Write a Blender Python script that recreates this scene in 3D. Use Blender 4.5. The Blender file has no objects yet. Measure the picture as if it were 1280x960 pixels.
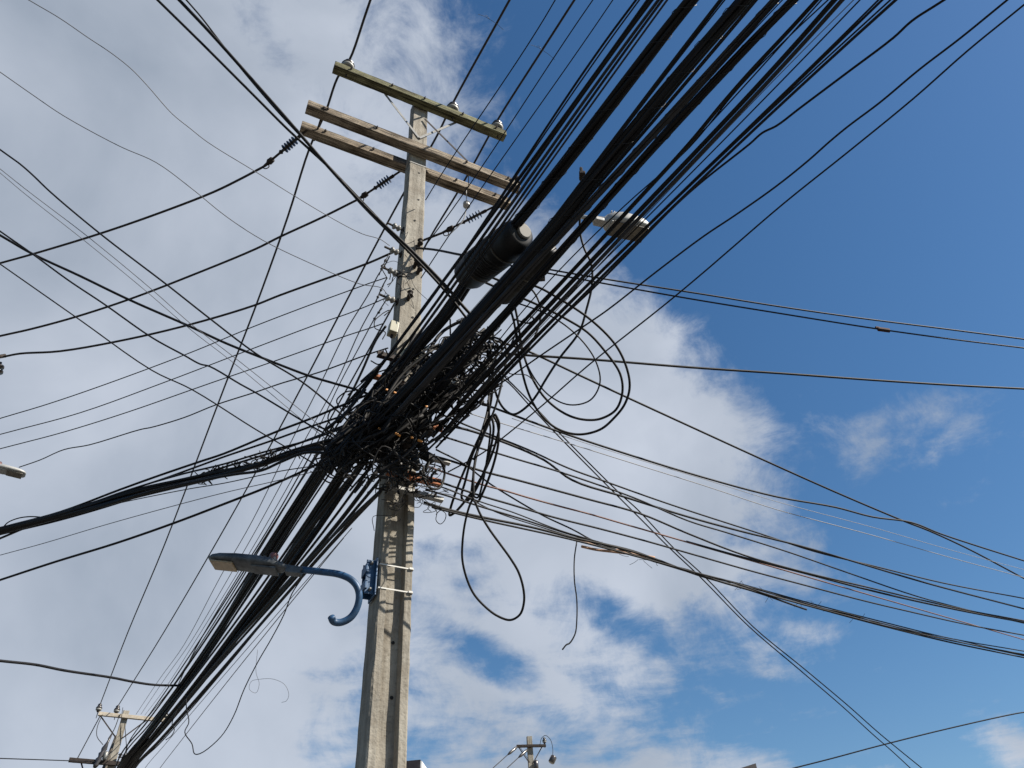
import bpy, bmesh, math, random
from mathutils import Vector, Matrix
R = math.radians
random.seed(7)
sc = bpy.context.scene
col = sc.collection

# ------------------------------------------------------------------ camera
FPX, PITCH, ROLL, EYE = 963.0, 0.73, -0.068, 1.6
c_f = Vector((0, math.cos(PITCH), math.sin(PITCH)))
_u = Vector((0, -math.sin(PITCH), math.cos(PITCH)))
_x = Vector((1, 0, 0))
c_x = math.cos(ROLL) * _x + math.sin(ROLL) * _u
c_u = -math.sin(ROLL) * _x + math.cos(ROLL) * _u
cam_d = bpy.data.cameras.new("camera")
cam = bpy.data.objects.new("camera", cam_d); col.objects.link(cam)
cam_d.sensor_width = 36.0; cam_d.lens = FPX / 1280.0 * 36.0
cam_d.clip_start = 0.05; cam_d.clip_end = 3000
M = Matrix((c_x, c_u, -c_f)).transposed().to_4x4(); M.translation = (0, 0, EYE)
cam.matrix_world = M
sc.camera = cam
CAM = Vector((0, 0, EYE))

# ------------------------------------------------------------------ exposure, sun, world
sc.view_settings.view_transform = 'Standard'; sc.view_settings.look = 'None'
sc.view_settings.gamma = 1.0; sc.view_settings.exposure = 0.95
sc.view_settings.use_curve_mapping = False
SUN_AZ, SUN_EL = 105.0, 42.0       # compass style: 0 = +Y, clockwise
sd = bpy.data.lights.new("sun", 'SUN'); sd.energy = 5.0; sd.angle = R(0.53); sd.color = (1.0, 0.93, 0.82)
sun = bpy.data.objects.new("sun", sd); col.objects.link(sun)
sv = Vector((math.sin(R(SUN_AZ)) * math.cos(R(SUN_EL)), math.cos(R(SUN_AZ)) * math.cos(R(SUN_EL)), math.sin(R(SUN_EL))))
sun.rotation_euler = sv.to_track_quat('Z', 'Y').to_euler()
sun.location = (0, 0, 30)

def ray(px, py):
    return c_f + c_x * ((px - 640) / FPX) - c_u * ((py - 480) / FPX)

W = bpy.data.worlds.new("World"); sc.world = W; W.use_nodes = True
nt = W.node_tree; N = nt.nodes; L = nt.links
for n in list(N): N.remove(n)
def nd(t, **k):
    n = N.new(t)
    for a, b in k.items(): setattr(n, a, b)
    return n
def mth(op, a, b=None, clamp=False):
    n = nd('ShaderNodeMath', operation=op); n.use_clamp = clamp
    for i, v in enumerate((a, b)):
        if v is None: continue
        if isinstance(v, (int, float)): n.inputs[i].default_value = v
        else: L.new(v, n.inputs[i])
    return n.outputs[0]
out = nd('ShaderNodeOutputWorld')
sky = nd('ShaderNodeTexSky', sky_type='NISHITA'); sky.sun_disc = False
sky.sun_elevation = R(SUN_EL); sky.sun_rotation = R(SUN_AZ); sky.air_density = 1.15; sky.dust_density = 0.35; sky.ozone_density = 2.6
hs = nd('ShaderNodeHueSaturation'); hs.inputs['Saturation'].default_value = 1.24; hs.inputs['Value'].default_value = 1.0
L.new(sky.outputs[0], hs.inputs['Color'])
bgs = nd('ShaderNodeBackground'); bgs.inputs[1].default_value = 0.0582
L.new(hs.outputs[0], bgs.inputs[0])
tc = nd('ShaderNodeTexCoord'); D = tc.outputs['Generated']
def noise(scale, detail, rough, vec, dist=0.0):
    n = nd('ShaderNodeTexNoise'); n.inputs['Scale'].default_value = scale; n.inputs['Detail'].default_value = detail
    n.inputs['Roughness'].default_value = rough; n.inputs['Distortion'].default_value = dist
    L.new(vec, n.inputs['Vector']); return n
# the direction is warped a little so cloud edges billow
wn = noise(2.2, 4, 0.55, D)
w1 = nd('ShaderNodeVectorMath', operation='SUBTRACT'); L.new(wn.outputs['Color'], w1.inputs[0]); w1.inputs[1].default_value = (.5, .5, .5)
w2 = nd('ShaderNodeVectorMath', operation='SCALE'); L.new(w1.outputs[0], w2.inputs[0]); w2.inputs['Scale'].default_value = 0.16
w3 = nd('ShaderNodeVectorMath', operation='ADD'); L.new(D, w3.inputs[0]); L.new(w2.outputs[0], w3.inputs[1])
DW = w3.outputs[0]
def blob(px, py, rx, ry, rot=0.0, k=1.0):
    """a bank of cloud at a fixed direction of the sky, given as centre and two half sizes"""
    c = ray(px, py).normalized()
    a = R(rot)
    e = []
    for (dx, dy, r) in ((math.cos(a), math.sin(a), rx), (-math.sin(a), math.cos(a), ry)):
        d2 = ray(px + dx * r, py + dy * r).normalized()
        v = d2 - c * d2.dot(c); s = v.length
        e.append(v / (s * s))
    ds = []
    for v in e:
        n = nd('ShaderNodeVectorMath', operation='DOT_PRODUCT'); L.new(DW, n.inputs[0]); n.inputs[1].default_value = v
        ds.append(n.outputs['Value'])
    q = nd('ShaderNodeCombineXYZ'); L.new(ds[0], q.inputs[0]); L.new(ds[1], q.inputs[1])
    l = nd('ShaderNodeVectorMath', operation='LENGTH'); L.new(q.outputs[0], l.inputs[0])
    v = mth('SUBTRACT', 1.0, l.outputs['Value'])
    # world y (forward) keeps the bank on one side of the sky
    return mth('MULTIPLY', v, k)
BLOBS = [(120, 330, 455, 560, 0, 1.7), (632, 512, 432, 248, 36, 1.9), (110, 900, 400, 420, 0, 1.7), (330, 720, 260, 260, 0, 1.3),
         (470, 640, 170, 150, 0, .9), (420, 100, 175, 260, -14, .6), (620, 800, 290, 250, 35, .42), (690, 850, 200, 60, 42, .50), (900, 690, 150, 50, 12, .55),
         (850, 1010, 460, 85, 0, .66),
         (1155, 514, 34, 13, -5, .10), (1105, 566, 20, 8, 0, .02), (1015, 792, 52, 24, -6, .20), (822, 834, 48, 24, 20, .18),
         (945, 805, 60, 34, 0, .18), (1300, 935, 60, 45, 0, .4), (880, 765, 80, 34, 10, .26)]
F = None
HOLE_BANKS = [(612, 842, 95, 34, 22, .38), (600, 775, 50, 24, 10, .25), (760, 770, 110, 40, 25, .3)]
for b in BLOBS:
    v = blob(*b); F = v if F is None else mth('SMOOTH_MAX', F, v)
for n in N:
    if n.type == 'MATH' and n.operation == 'SMOOTH_MAX': n.inputs[2].default_value = 0.08
for b in HOLE_BANKS: F = mth('SUBTRACT', F, mth('MAXIMUM', blob(*b), 0.0))
# streaks: noise in the plane of the cloud layer
sx = nd('ShaderNodeSeparateXYZ'); L.new(D, sx.inputs[0])
zz = mth('MAXIMUM', sx.outputs[2], 0.08)
cx = nd('ShaderNodeCombineXYZ'); L.new(mth('DIVIDE', sx.outputs[0], zz), cx.inputs[0]); L.new(mth('DIVIDE', sx.outputs[1], zz), cx.inputs[1])
n1 = noise(3.4, 10, 0.62, cx.outputs[0], 0.3)
n2 = noise(13.0, 12, 0.68, D, 0.35)
nn = mth('ADD', mth('MULTIPLY', mth('SUBTRACT', n1.outputs[0], 0.5), 0.85), mth('MULTIPLY', mth('SUBTRACT', n2.outputs[0], 0.5), 0.95))
G = mth('ADD', mth('ADD', F, nn), 0.05)
mr = nd('ShaderNodeMapRange', interpolation_type='SMOOTHSTEP'); L.new(G, mr.inputs['Value'])
mr.inputs['From Min'].default_value = -0.04; mr.inputs['From Max'].default_value = 0.46
mr.inputs['To Min'].default_value = 0.0; mr.inputs['To Max'].default_value = 0.93
cn = noise(3.0, 7, 0.48, D, 0.4); cr = nd('ShaderNodeValToRGB'); L.new(cn.outputs[0], cr.inputs[0])
cr.color_ramp.elements[0].position = 0.32; cr.color_ramp.elements[0].color = (0.35, 0.405, 0.49, 1)
cr.color_ramp.elements[1].position = 0.70; cr.color_ramp.elements[1].color = (0.64, 0.69, 0.785, 1)
bgc = nd('ShaderNodeBackground'); L.new(cr.outputs[0], bgc.inputs[0]); bgc.inputs[1].default_value = 0.524
mx = nd('ShaderNodeMixShader'); L.new(mr.outputs[0], mx.inputs[0]); L.new(bgs.outputs[0], mx.inputs[1]); L.new(bgc.outputs[0], mx.inputs[2])
L.new(mx.outputs[0], out.inputs[0])

# ------------------------------------------------------------------ materials
MATS = {}
def mat(name, color, rough=0.7, metal=0.0, var=0.25, scale=12.0, bump=0.0, bscale=60.0, col2=None, spec=0.5, stretch=None):
    if name in MATS: return MATS[name]
    color = [x * .78 for x in color]; col2 = [x * .78 for x in col2] if col2 else None
    m = bpy.data.materials.new(name); m.use_nodes = True
    t = m.node_tree; b = t.nodes['Principled BSDF']
    b.inputs['Roughness'].default_value = rough; b.inputs['Metallic'].default_value = metal
    b.inputs['Specular IOR Level'].default_value = spec
    c = t.nodes.new('ShaderNodeTexCoord'); mp = t.nodes.new('ShaderNodeMapping'); t.links.new(c.outputs['Object'], mp.inputs[0])
    if stretch: mp.inputs['Scale'].default_value = stretch
    n = t.nodes.new('ShaderNodeTexNoise'); n.inputs['Scale'].default_value = scale; n.inputs['Detail'].default_value = 8; n.inputs['Roughness'].default_value = .65
    t.links.new(mp.outputs[0], n.inputs['Vector'])
    r = t.nodes.new('ShaderNodeValToRGB'); t.links.new(n.outputs[0], r.inputs[0])
    lo = [max(0, x * (1 - var)) for x in color]; hi = [min(1, x * (1 + var)) for x in (col2 or color)]
    r.color_ramp.elements[0].position = .33; r.color_ramp.elements[0].color = (*lo, 1)
    r.color_ramp.elements[1].position = .68; r.color_ramp.elements[1].color = (*hi, 1)
    t.links.new(r.outputs[0], b.inputs['Base Color'])
    if bump:
        n2 = t.nodes.new('ShaderNodeTexNoise'); n2.inputs['Scale'].default_value = bscale; n2.inputs['Detail'].default_value = 6
        t.links.new(mp.outputs[0], n2.inputs['Vector'])
        bp = t.nodes.new('ShaderNodeBump'); bp.inputs['Strength'].default_value = bump; bp.inputs['Distance'].default_value = .01
        t.links.new(n2.outputs[0], bp.inputs['Height']); t.links.new(bp.outputs[0], b.inputs['Normal'])
    MATS[name] = m; return m
def concrete(name='weathered_concrete'):
    if name in MATS: return MATS[name]
    m = mat(name, (.345, .322, .275), .92, 0, .16, 5.0, .6, 40.0)
    t = m.node_tree; b = t.nodes['Principled BSDF']; ramp = [x for x in t.nodes if x.type == 'VALTORGB'][0]
    mp = [x for x in t.nodes if x.type == 'MAPPING'][0]
    # grime streaks that run down the shaft
    m2 = t.nodes.new('ShaderNodeMapping'); m2.inputs['Scale'].default_value = (14, 14, .55)
    c = [x for x in t.nodes if x.type == 'TEX_COORD'][0]; t.links.new(c.outputs['Object'], m2.inputs[0])
    n = t.nodes.new('ShaderNodeTexNoise'); n.inputs['Scale'].default_value = 1.6; n.inputs['Detail'].default_value = 8; n.inputs['Roughness'].default_value = .7
    t.links.new(m2.outputs[0], n.inputs['Vector'])
    r = t.nodes.new('ShaderNodeValToRGB'); t.links.new(n.outputs[0], r.inputs[0])
    r.color_ramp.elements[0].position = .36; r.color_ramp.elements[0].color = (.36, .33, .29, 1)
    r.color_ramp.elements[1].position = .60; r.color_ramp.elements[1].color = (1, 1, 1, 1)
    # pits and speckles
    v = t.nodes.new('ShaderNodeTexNoise'); v.inputs['Scale'].default_value = 42; v.inputs['Detail'].default_value = 8; t.links.new(mp.outputs[0], v.inputs['Vector'])
    r2 = t.nodes.new('ShaderNodeValToRGB'); t.links.new(v.outputs[0], r2.inputs[0])
    r2.color_ramp.elements[0].position = .30; r2.color_ramp.elements[0].color = (.55, .52, .48, 1)
    r2.color_ramp.elements[1].position = .44; r2.color_ramp.elements[1].color = (1, 1, 1, 1)
    n3 = t.nodes.new('ShaderNodeTexNoise'); n3.inputs['Scale'].default_value = 2.6; n3.inputs['Detail'].default_value = 9; n3.inputs['Roughness'].default_value = .7; t.links.new(mp.outputs[0], n3.inputs['Vector'])
    r3 = t.nodes.new('ShaderNodeValToRGB'); t.links.new(n3.outputs[0], r3.inputs[0])
    r3.color_ramp.elements[0].position = .40; r3.color_ramp.elements[0].color = (.52, .46, .40, 1)
    r3.color_ramp.elements[1].position = .58; r3.color_ramp.elements[1].color = (1, 1, 1, 1)
    last = ramp.outputs[0]
    for q in (r, r2, r3):
        k = t.nodes.new('ShaderNodeMixRGB'); k.blend_type = 'MULTIPLY'; k.inputs[0].default_value = .6
        t.links.new(last, k.inputs[1]); t.links.new(q.outputs[0], k.inputs[2]); last = k.outputs[0]
    t.links.new(last, b.inputs['Base Color'])
    return m
def wood(name, c1, c2, axis=(1.2, 22, 22)):
    m = mat(name, c1, .85, 0, .34, 3.0, 1.0, 9.0, col2=c2, stretch=axis, spec=.2)
    t = m.node_tree; b = t.nodes['Principled BSDF']; last = b.inputs['Base Color'].links[0].from_socket
    c = [x for x in t.nodes if x.type == 'TEX_COORD'][0]
    for sc_v, lo, hi, dk in (((.7, 30, 30) if axis[0] < 5 else (30, 30, .7), .40, .47, .28), ((3, 5, 5), .38, .60, .55)):
        mp = t.nodes.new('ShaderNodeMapping'); mp.inputs['Scale'].default_value = sc_v; t.links.new(c.outputs['Object'], mp.inputs[0])
        n = t.nodes.new('ShaderNodeTexNoise'); n.inputs['Scale'].default_value = 1.5; n.inputs['Detail'].default_value = 6; t.links.new(mp.outputs[0], n.inputs['Vector'])
        q = t.nodes.new('ShaderNodeValToRGB'); t.links.new(n.outputs[0], q.inputs[0])
        q.color_ramp.elements[0].position = lo; q.color_ramp.elements[0].color = (dk, dk * .95, dk * .9, 1); q.color_ramp.elements[1].position = hi; q.color_ramp.elements[1].color = (1, 1, 1, 1)
        k = t.nodes.new('ShaderNodeMixRGB'); k.blend_type = 'MULTIPLY'; k.inputs[0].default_value = 1; t.links.new(last, k.inputs[1]); t.links.new(q.outputs[0], k.inputs[2]); last = k.outputs[0]
    t.links.new(last, b.inputs['Base Color'])
    return m
BLK = mat('black_cable_sheath', (.007, .007, .009), .6, 0, .3, 6, spec=.22)
BLK2 = mat('dusty_black_sheath', (.010, .009, .009), .65, 0, .35, 5, spec=.22)
BLK3 = mat('faded_grey_black_sheath', (.018, .018, .021), .6, 0, .45, 7, spec=.3)
GRY = mat('grey_thin_sheath', (.10, .10, .11), .6, 0, .2, 5)
WHT = mat('white_thin_sheath', (.30, .30, .31), .6, 0, .1, 5)
ALU = mat('weathered_conductor', (.035, .03, .03), .6, .2, .2, 9, spec=.3)
CONC = concrete()
WGRN = wood('green_stained_timber', (.15, .148, .08), (.24, .235, .14))
WGRY = wood('weathered_timber', (.15, .122, .09), (.42, .355, .275))
STEEL = mat('galvanised_steel', (.26, .26, .25), .55, .5, .25, 20)
DARKST = mat('dark_rusty_steel', (.035, .026, .022), .75, .1, .4, 30, spec=.3)
RUST = mat('rust_orange_strap', (.38, .125, .045), .8, 0, .35, 25)
CLAY = mat('glazed_porcelain', (.05, .045, .045), .25, 0, .2, 10)
PORW = mat('white_porcelain', (.28, .28, .265), .5, 0, .12, 10)
BLUE = mat('blue_painted_steel', (.020, .070, .155), .5, .1, .4, 22)
LGRY = mat('grey_lamp_housing', (.075, .085, .095), .55, .1, .6, 14)
LWHT = mat('pale_lamp_housing', (.36, .36, .35), .5, .1, .2, 9)
LENS = mat('tan_lamp_lens', (.34, .26, .16), .3, 0, .2, 14)
LENSD = mat('dusty_lamp_lens', (.13, .115, .09), .35, 0, .4, 10)
PLAS = mat('cream_plastic', (.42, .40, .30), .5, 0, .15, 10)
CLOS = mat('black_closure_plastic', (.008, .008, .009), .5, 0, .25, 8, spec=.3)
HOLE = mat('unlit_hole', (.01, .01, .01), .9)

# ------------------------------------------------------------------ mesh helpers
def obj(name, bm, m, parent=None, smooth=False):
    me = bpy.data.meshes.new(name); bm.normal_update(); bm.to_mesh(me); bm.free()
    me.materials.append(m)
    if smooth:
        for p in me.polygons: p.use_smooth = True
    o = bpy.data.objects.new(name, me); col.objects.link(o)
    if parent is not None: o.parent = parent
    return o
def tag(o, label, cat, group=None, kind=None):
    if label: o['label'] = label
    if cat: o['category'] = cat
    if group: o['group'] = group
    if kind: o['kind'] = kind
    return o
def empty(name, loc, label=None, cat=None, group=None, mw=None):
    o = bpy.data.objects.new(name, None); col.objects.link(o); o.empty_display_size = .1
    if mw is not None: o.matrix_world = mw
    else: o.location = loc
    if cat: tag(o, label, cat, group)
    return o
def catmull(P, per=6):
    if len(P) < 3: 
        return [P[0].lerp(P[1], i / 6) for i in range(7)]
    Q = [P[0] * 2 - P[1]] + list(P) + [P[-1] * 2 - P[-2]]
    res = []
    for i in range(1, len(Q) - 2):
        p0, p1, p2, p3 = Q[i - 1], Q[i], Q[i + 1], Q[i + 2]
        # centripetal spacing keeps the curve from overshooting
        t0 = 0; t1 = t0 + max((p1 - p0).length, 1e-5) ** .5; t2 = t1 + max((p2 - p1).length, 1e-5) ** .5; t3 = t2 + max((p3 - p2).length, 1e-5) ** .5
        for k in range(per):
            t = t1 + (t2 - t1) * k / per
            A1 = p0 * ((t1 - t) / (t1 - t0)) + p1 * ((t - t0) / (t1 - t0)); A2 = p1 * ((t2 - t) / (t2 - t1)) + p2 * ((t - t1) / (t2 - t1))
            A3 = p2 * ((t3 - t) / (t3 - t2)) + p3 * ((t - t2) / (t3 - t2))
            B1 = A1 * ((t2 - t) / (t2 - t0)) + A2 * ((t - t0) / (t2 - t0)); B2 = A2 * ((t3 - t) / (t3 - t1)) + A3 * ((t - t1) / (t3 - t1))
            res.append(B1 * ((t2 - t) / (t2 - t1)) + B2 * ((t - t1) / (t2 - t1)))
    res.append(P[-1].copy()); return res
def tube(bm, pts, r, sides=7, caps=True):
    """sweep a round section; r is a number or one number per point"""
    n = len(pts); rs = r if isinstance(r, (list, tuple)) else [r] * n
    t = (pts[1] - pts[0]).normalized()
    up = Vector((0, 0, 1)) if abs(t.z) < .9 else Vector((1, 0, 0))
    a = t.cross(up).normalized(); rings = []
    for i in range(n):
        if 0 < i < n - 1: tt = (pts[i + 1] - pts[i - 1])
        elif i == 0: tt = pts[1] - pts[0]
        else: tt = pts[-1] - pts[-2]
        if tt.length > 1e-7: t = tt.normalized()
        a = (a - t * a.dot(t)); a = a.normalized() if a.length > 1e-6 else t.orthogonal().normalized()
        b = t.cross(a)
        rings.append([bm.verts.new(pts[i] + (a * math.cos(2 * math.pi * k / sides) + b * math.sin(2 * math.pi * k / sides)) * rs[i]) for k in range(sides)])
    for i in range(n - 1):
        for k in range(sides):
            bm.faces.new((rings[i][k], rings[i][(k + 1) % sides], rings[i + 1][(k + 1) % sides], rings[i + 1][k]))
    if caps:
        bm.faces.new(rings[0][::-1]); bm.faces.new(rings[-1])
def box(bm, c, s, mw=None, bev=0.0):
    """box centred at c with full sizes s, in the frame mw"""
    T = Matrix.Translation(c) @ Matrix.Diagonal((*s, 1))
    if mw is not None: T = mw @ T
    r = bmesh.ops.create_cube(bm, size=1.0, matrix=T)
    if bev:
        es = {e for v in r['verts'] for e in v.link_edges}
        bmesh.ops.bevel(bm, geom=list(es), offset=bev, segments=2, affect='EDGES', profile=.6)
def lathe(bm, prof, mw, sides=16):
    """prof: list of (radius, height) turned about the local z axis of mw"""
    rings = [[bm.verts.new(mw @ Vector((max(r, 1e-4) * math.cos(2 * math.pi * k / sides), max(r, 1e-4) * math.sin(2 * math.pi * k / sides), h))) for k in range(sides)] for r, h in prof]
    for i in range(len(rings) - 1):
        for k in range(sides):
            bm.faces.new((rings[i][k], rings[i][(k + 1) % sides], rings[i + 1][(k + 1) % sides], rings[i + 1][k]))
    bm.faces.new(rings[0][::-1]); bm.faces.new(rings[-1])
def frame(o, z, x=None):
    z = z.normalized(); x = x or (Vector((0, 0, 1)) if abs(z.z) < .9 else Vector((1, 0, 0)))
    x = (x - z * x.dot(z)).normalized(); y = z.cross(x)
    m = Matrix((x, y, z)).transposed().to_4x4(); m.translation = o; return m

# ------------------------------------------------------------------ survey of the place: where a sight line meets a distance or a height
def at(px, py, hd=None, z=None):
    d = ray(px, py); h = math.hypot(d.x, d.y)
    t = hd / h if hd is not None else (z - EYE) / d.z
    return CAM + d * t
def depth(P): return (P - CAM).dot(c_f)
def trace(pts, A, B, ext=(0, 0)):
    """a span from survey point A to survey point B through the sighted points between them"""
    def end(q, s):
        return at(*q, hd=s[1]) if s[0] == 'h' else at(*q, z=s[1])
    a, b = end(pts[0], A), end(pts[-1], B)
    da, db = 1 / depth(a), 1 / depth(b)
    Ls = [0]
    for i in range(1, len(pts)): Ls.append(Ls[-1] + math.dist(pts[i], pts[i - 1]))
    res = []
    for q, l in zip(pts, Ls):
        k = da + (db - da) * l / Ls[-1]
        res.append(CAM + ray(*q) / k)
    if ext[0]: res.insert(0, res[0] + (res[0] - res[1]).normalized() * ext[0])
    if ext[1]: res.append(res[-1] + (res[-1] - res[-2]).normalized() * ext[1])
    return res
def px2r(w, P): return w / 2 / FPX * depth(P)
NWIRE = [0]
import numpy as np
def taut_line(pts):
    """a pulled cable has no wobble: replace the sighted points by a cubic through them"""
    p = np.array(pts, float); l = np.r_[0, np.cumsum(np.hypot(*np.diff(p, axis=0).T))]; l /= l[-1]
    w_ = np.ones(len(l)); w_[0] = w_[-1] = 3
    deg = 3; t_ = np.linspace(0, 1, 12)
    return [(float(np.polyval(np.polyfit(l, p[:, 0], deg, w=w_), a)), float(np.polyval(np.polyfit(l, p[:, 1], deg, w=w_), a))) for a in t_]
def wire(name, label, pts, w, A, B, m=None, group=None, cat='cable', ext=(0, 0), ref=0, end_at=None, start_at=None, taut=False):
    if taut and len(pts) > 4: pts = taut_line(pts)
    P = trace(pts, A, B, ext)
    rp = P[1 if ext[0] else 0] if ref == 0 else (P[-2 if ext[1] else -1] if ref == 1 else P[len(P) // 2])
    if end_at is not None: P.append(Vector(end_at))
    if start_at is not None: P.insert(0, Vector(start_at))
    r = px2r(w, rp)
    bm = bmesh.new(); C = catmull(P, 5)
    if w >= 7:                                     # a trunk is several cables lashed together
        rs = random.Random(int(w * 100 + pts[0][0])); ns = 6; tw0 = rs.uniform(0, 6)
        dist = 0
        offs = [[] for _ in range(ns)]
        for i, p in enumerate(C):
            t_ = (C[min(i + 1, len(C) - 1)] - C[max(i - 1, 0)]).normalized(); aa = t_.cross(Vector((0, 0, 1))).normalized(); bb = t_.cross(aa)
            if i: dist += (p - C[i - 1]).length
            for k in range(ns):
                an = tw0 + k * 2 * math.pi / ns + dist * .5 + .25 * math.sin(dist * 2.1 + k * 2)
                rr_ = r * (.60 + .07 * math.sin(dist * 1.7 + k * 1.9))
                offs[k].append(p + (aa * math.cos(an) + bb * math.sin(an)) * rr_)
        for k in range(ns): tube(bm, offs[k], r * (.44, .36, .42, .33, .40, .38)[k], 7)
        tube(bm, C, r * .5, 6)
    else: tube(bm, C, r, 8 if w > 4 else 6)
    o = obj(name, bm, m or BLK, smooth=True); tag(o, label, cat, group)
    NWIRE[0] += 1
    return o

# ------------------------------------------------------------------ ground
bm = bmesh.new(); g = 1200
vs = [bm.verts.new(v) for v in ((-g, -g, 0), (g, -g, 0), (g, g, 0), (-g, g, 0))]; bm.faces.new(vs)
o = obj('ground', bm, mat('dry_earth', (.10, .088, .07), .95, 0, .3, .4, .4, 5)); o['kind'] = 'structure'
az = R(28); s_dir = Vector((math.sin(az), -math.cos(az), 0)); a_dir = Vector((math.cos(az), math.sin(az), 0))
PB = Vector((-1.004, 5.25, 0))
FR = Matrix((a_dir, -s_dir, Vector((0, 0, 1)))).transposed().to_4x4(); FR.translation = PB    # pole frame: x along the arms, -y towards the near span
bm = bmesh.new(); box(bm, (-6.2, 0, .002), (7.4, 240, .004), FR)
o = obj('road', bm, mat('asphalt', (.055, .055, .056), .9, 0, .3, 3, .4, 40)); o['kind'] = 'structure'
bm = bmesh.new(); box(bm, (.2, 0, .07), (5.0, 240, .14), FR, 0)
o = obj('pavement', bm, mat('pavement_concrete', (.22, .21, .20), .9, 0, .2, 3, .3, 30)); o['kind'] = 'structure'
bm = bmesh.new()
for i in range(-20, 21): box(bm, (-6.2, i * 5.5, .008), (.12, 2.6, .004), FR)
o = obj('road_marking', bm, mat('road_paint', (.7, .7, .66), .8, 0, .15, 6)); o['kind'] = 'structure'

# ------------------------------------------------------------------ the concrete utility pole
def shaft_mesh(H, w0, w1, d0, d1, zr, rec=.06, z0=.1):
    bm = bmesh.new(); rings = []
    zs = []; z = z0
    while z < H: zs.append(z); z += .13
    zs += [zr - .004, zr + .004, H]; zs = sorted(set(zs))
    rnd = random.Random(3)
    for z in zs:
        k = z / H; w = (w0 + (w1 - w0) * k) / 2; d = (d0 + (d1 - d0) * k) / 2
        rr = rec if z < zr else .0012
        g = w * .54; c = .012
        pts = [(-w, -d + c), (-w + c, -d), (-g, -d), (-g + .012, -d + rr), (g - .012, -d + rr), (g, -d), (w - c, -d), (w, -d + c),
               (w, d - c), (w - c, d), (g, d), (g - .012, d - rr), (-g + .012, d - rr), (-g, d), (-w + c, d), (-w, d - c)]
        rings.append([bm.verts.new((x + rnd.uniform(-.0022, .0022), y + rnd.uniform(-.0022, .0022), z)) for x, y in pts])
    n = 16
    for i in range(len(rings) - 1):
        for k in range(n): bm.faces.new((rings[i][k], rings[i][(k + 1) % n], rings[i + 1][(k + 1) % n], rings[i + 1][k]))
    bm.faces.new(rings[-1])
    return bm
def arm_mesh(L, t, h, seed, nx=26):
    """a sawn beam along x with worn edges"""
    bm = bmesh.new(); rnd = random.Random(seed); rings = []
    for i in range(nx + 1):
        x = -L / 2 + L * i / nx; c = .007; jt = [rnd.uniform(-.0016, .0016) for _ in range(4)]
        sg = .006 * math.sin(seed + 3 * i / nx)
        P = [(-t / 2 + c, -h / 2), (t / 2 - c, -h / 2), (t / 2, -h / 2 + c), (t / 2, h / 2 - c), (t / 2 - c, h / 2), (-t / 2 + c, h / 2), (-t / 2, h / 2 - c), (-t / 2, -h / 2 + c)]
        rings.append([bm.verts.new((x, y + jt[k % 4], z + jt[(k + 1) % 4] + sg)) for k, (y, z) in enumerate(P)])
    for i in range(nx):
        for k in range(8): bm.faces.new((rings[i][k], rings[i][(k + 1) % 8], rings[i + 1][(k + 1) % 8], rings[i + 1][k]))
    bm.faces.new(rings[0][::-1]); bm.faces.new(rings[-1])
    bmesh.ops.recalc_face_normals(bm, faces=bm.faces); return bm
def bolt_bm(p, axis, L=.05, r=.012):
    bm = bmesh.new(); lathe(bm, [(r, 0), (r, L), (r * 1.9, L), (r * 1.9, L + .012), (r * .7, L + .012), (r * .7, L + .03)], frame(p, axis), 6); return bm
def flat_bar(bm, a, b, w, t, nrm):
    z = (b - a).normalized(); f = frame((a + b) / 2, z, nrm)
    box(bm, (0, 0, 0), (t, w, (b - a).length), f)
def pin_insulator(parent, p, sc_=1.0, lab=None):
    k = sc_
    bm = bmesh.new(); lathe(bm, [(.044 * k, .030 * k), (.058 * k, .040 * k), (.064 * k, .060 * k), (.050 * k, .072 * k)], Matrix.Translation(p), 18)
    o = obj('insulator', bm, PORW, parent, True)
    bm = bmesh.new(); lathe(bm, [(.028 * k, 0), (.036 * k, .020 * k), (.040 * k, .0295 * k)], Matrix.Translation(p), 18); lathe(bm, [(.056 * k, .0725 * k), (.066 * k, .085 * k), (.052 * k, .112 * k), (.036 * k, .128 * k), (.046 * k, .14 * k), (.036 * k, .165 * k), (.018 * k, .182 * k)], Matrix.Translation(p), 18)
    obj('insulator_cap', bm, CLAY, o, True)
    bm = bmesh.new(); lathe(bm, [(.007 * k, -.13 * k), (.009 * k, -.004), (.026 * k, -.004), (.026 * k, .002)], Matrix.Translation(p), 8)
    obj('pin', bm, DARKST, o)
    return o

POLE = empty('utility_pole', None, 'tall weathered concrete pole in front carrying three timber crossarms and the cable tangle', 'pole', mw=FR)
obj('shaft', shaft_mesh(11.42, .292, .200, .285, .150, 5.32), CONC, POLE)
# crossarms
ZT, ZM = 11.32, 10.16
AH = .125
def crossarm(parent, L, y, z, m, seed, xs=0.0, t=.12, h=AH):
    o = obj('crossarm', arm_mesh(L, t, h, seed), m, parent); o.location = (xs, y, z)
    return o
a1 = crossarm(POLE, 2.42, -.145, ZT, WGRN, 1)
a1['label'] = 'green stained top crossarm with three pin insulators'
a2 = crossarm(POLE, 2.76, -.145, ZM, WGRY, 2, -.03, .12, .135); a2['label'] = 'front beam of the lower weathered pair'
a3 = crossarm(POLE, 2.76, .145, ZM, WGRY, 3, -.03, .12, .135); a3['label'] = 'rear beam of the lower weathered pair'
for arm, xs, dy in ((a1, (-1.0, -.45, 0, .55, 1.05), -.06), (a2, (-1.15, -.55, .62, 1.2), -.06), (a3, (-1.1, -.5, .6, 1.15), -.06)):
    for x in xs: obj('bolt', bolt_bm(Vector((x, dy + .002, .005)), Vector((0, -1, 0)), .012, .009), DARKST, arm)
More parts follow.
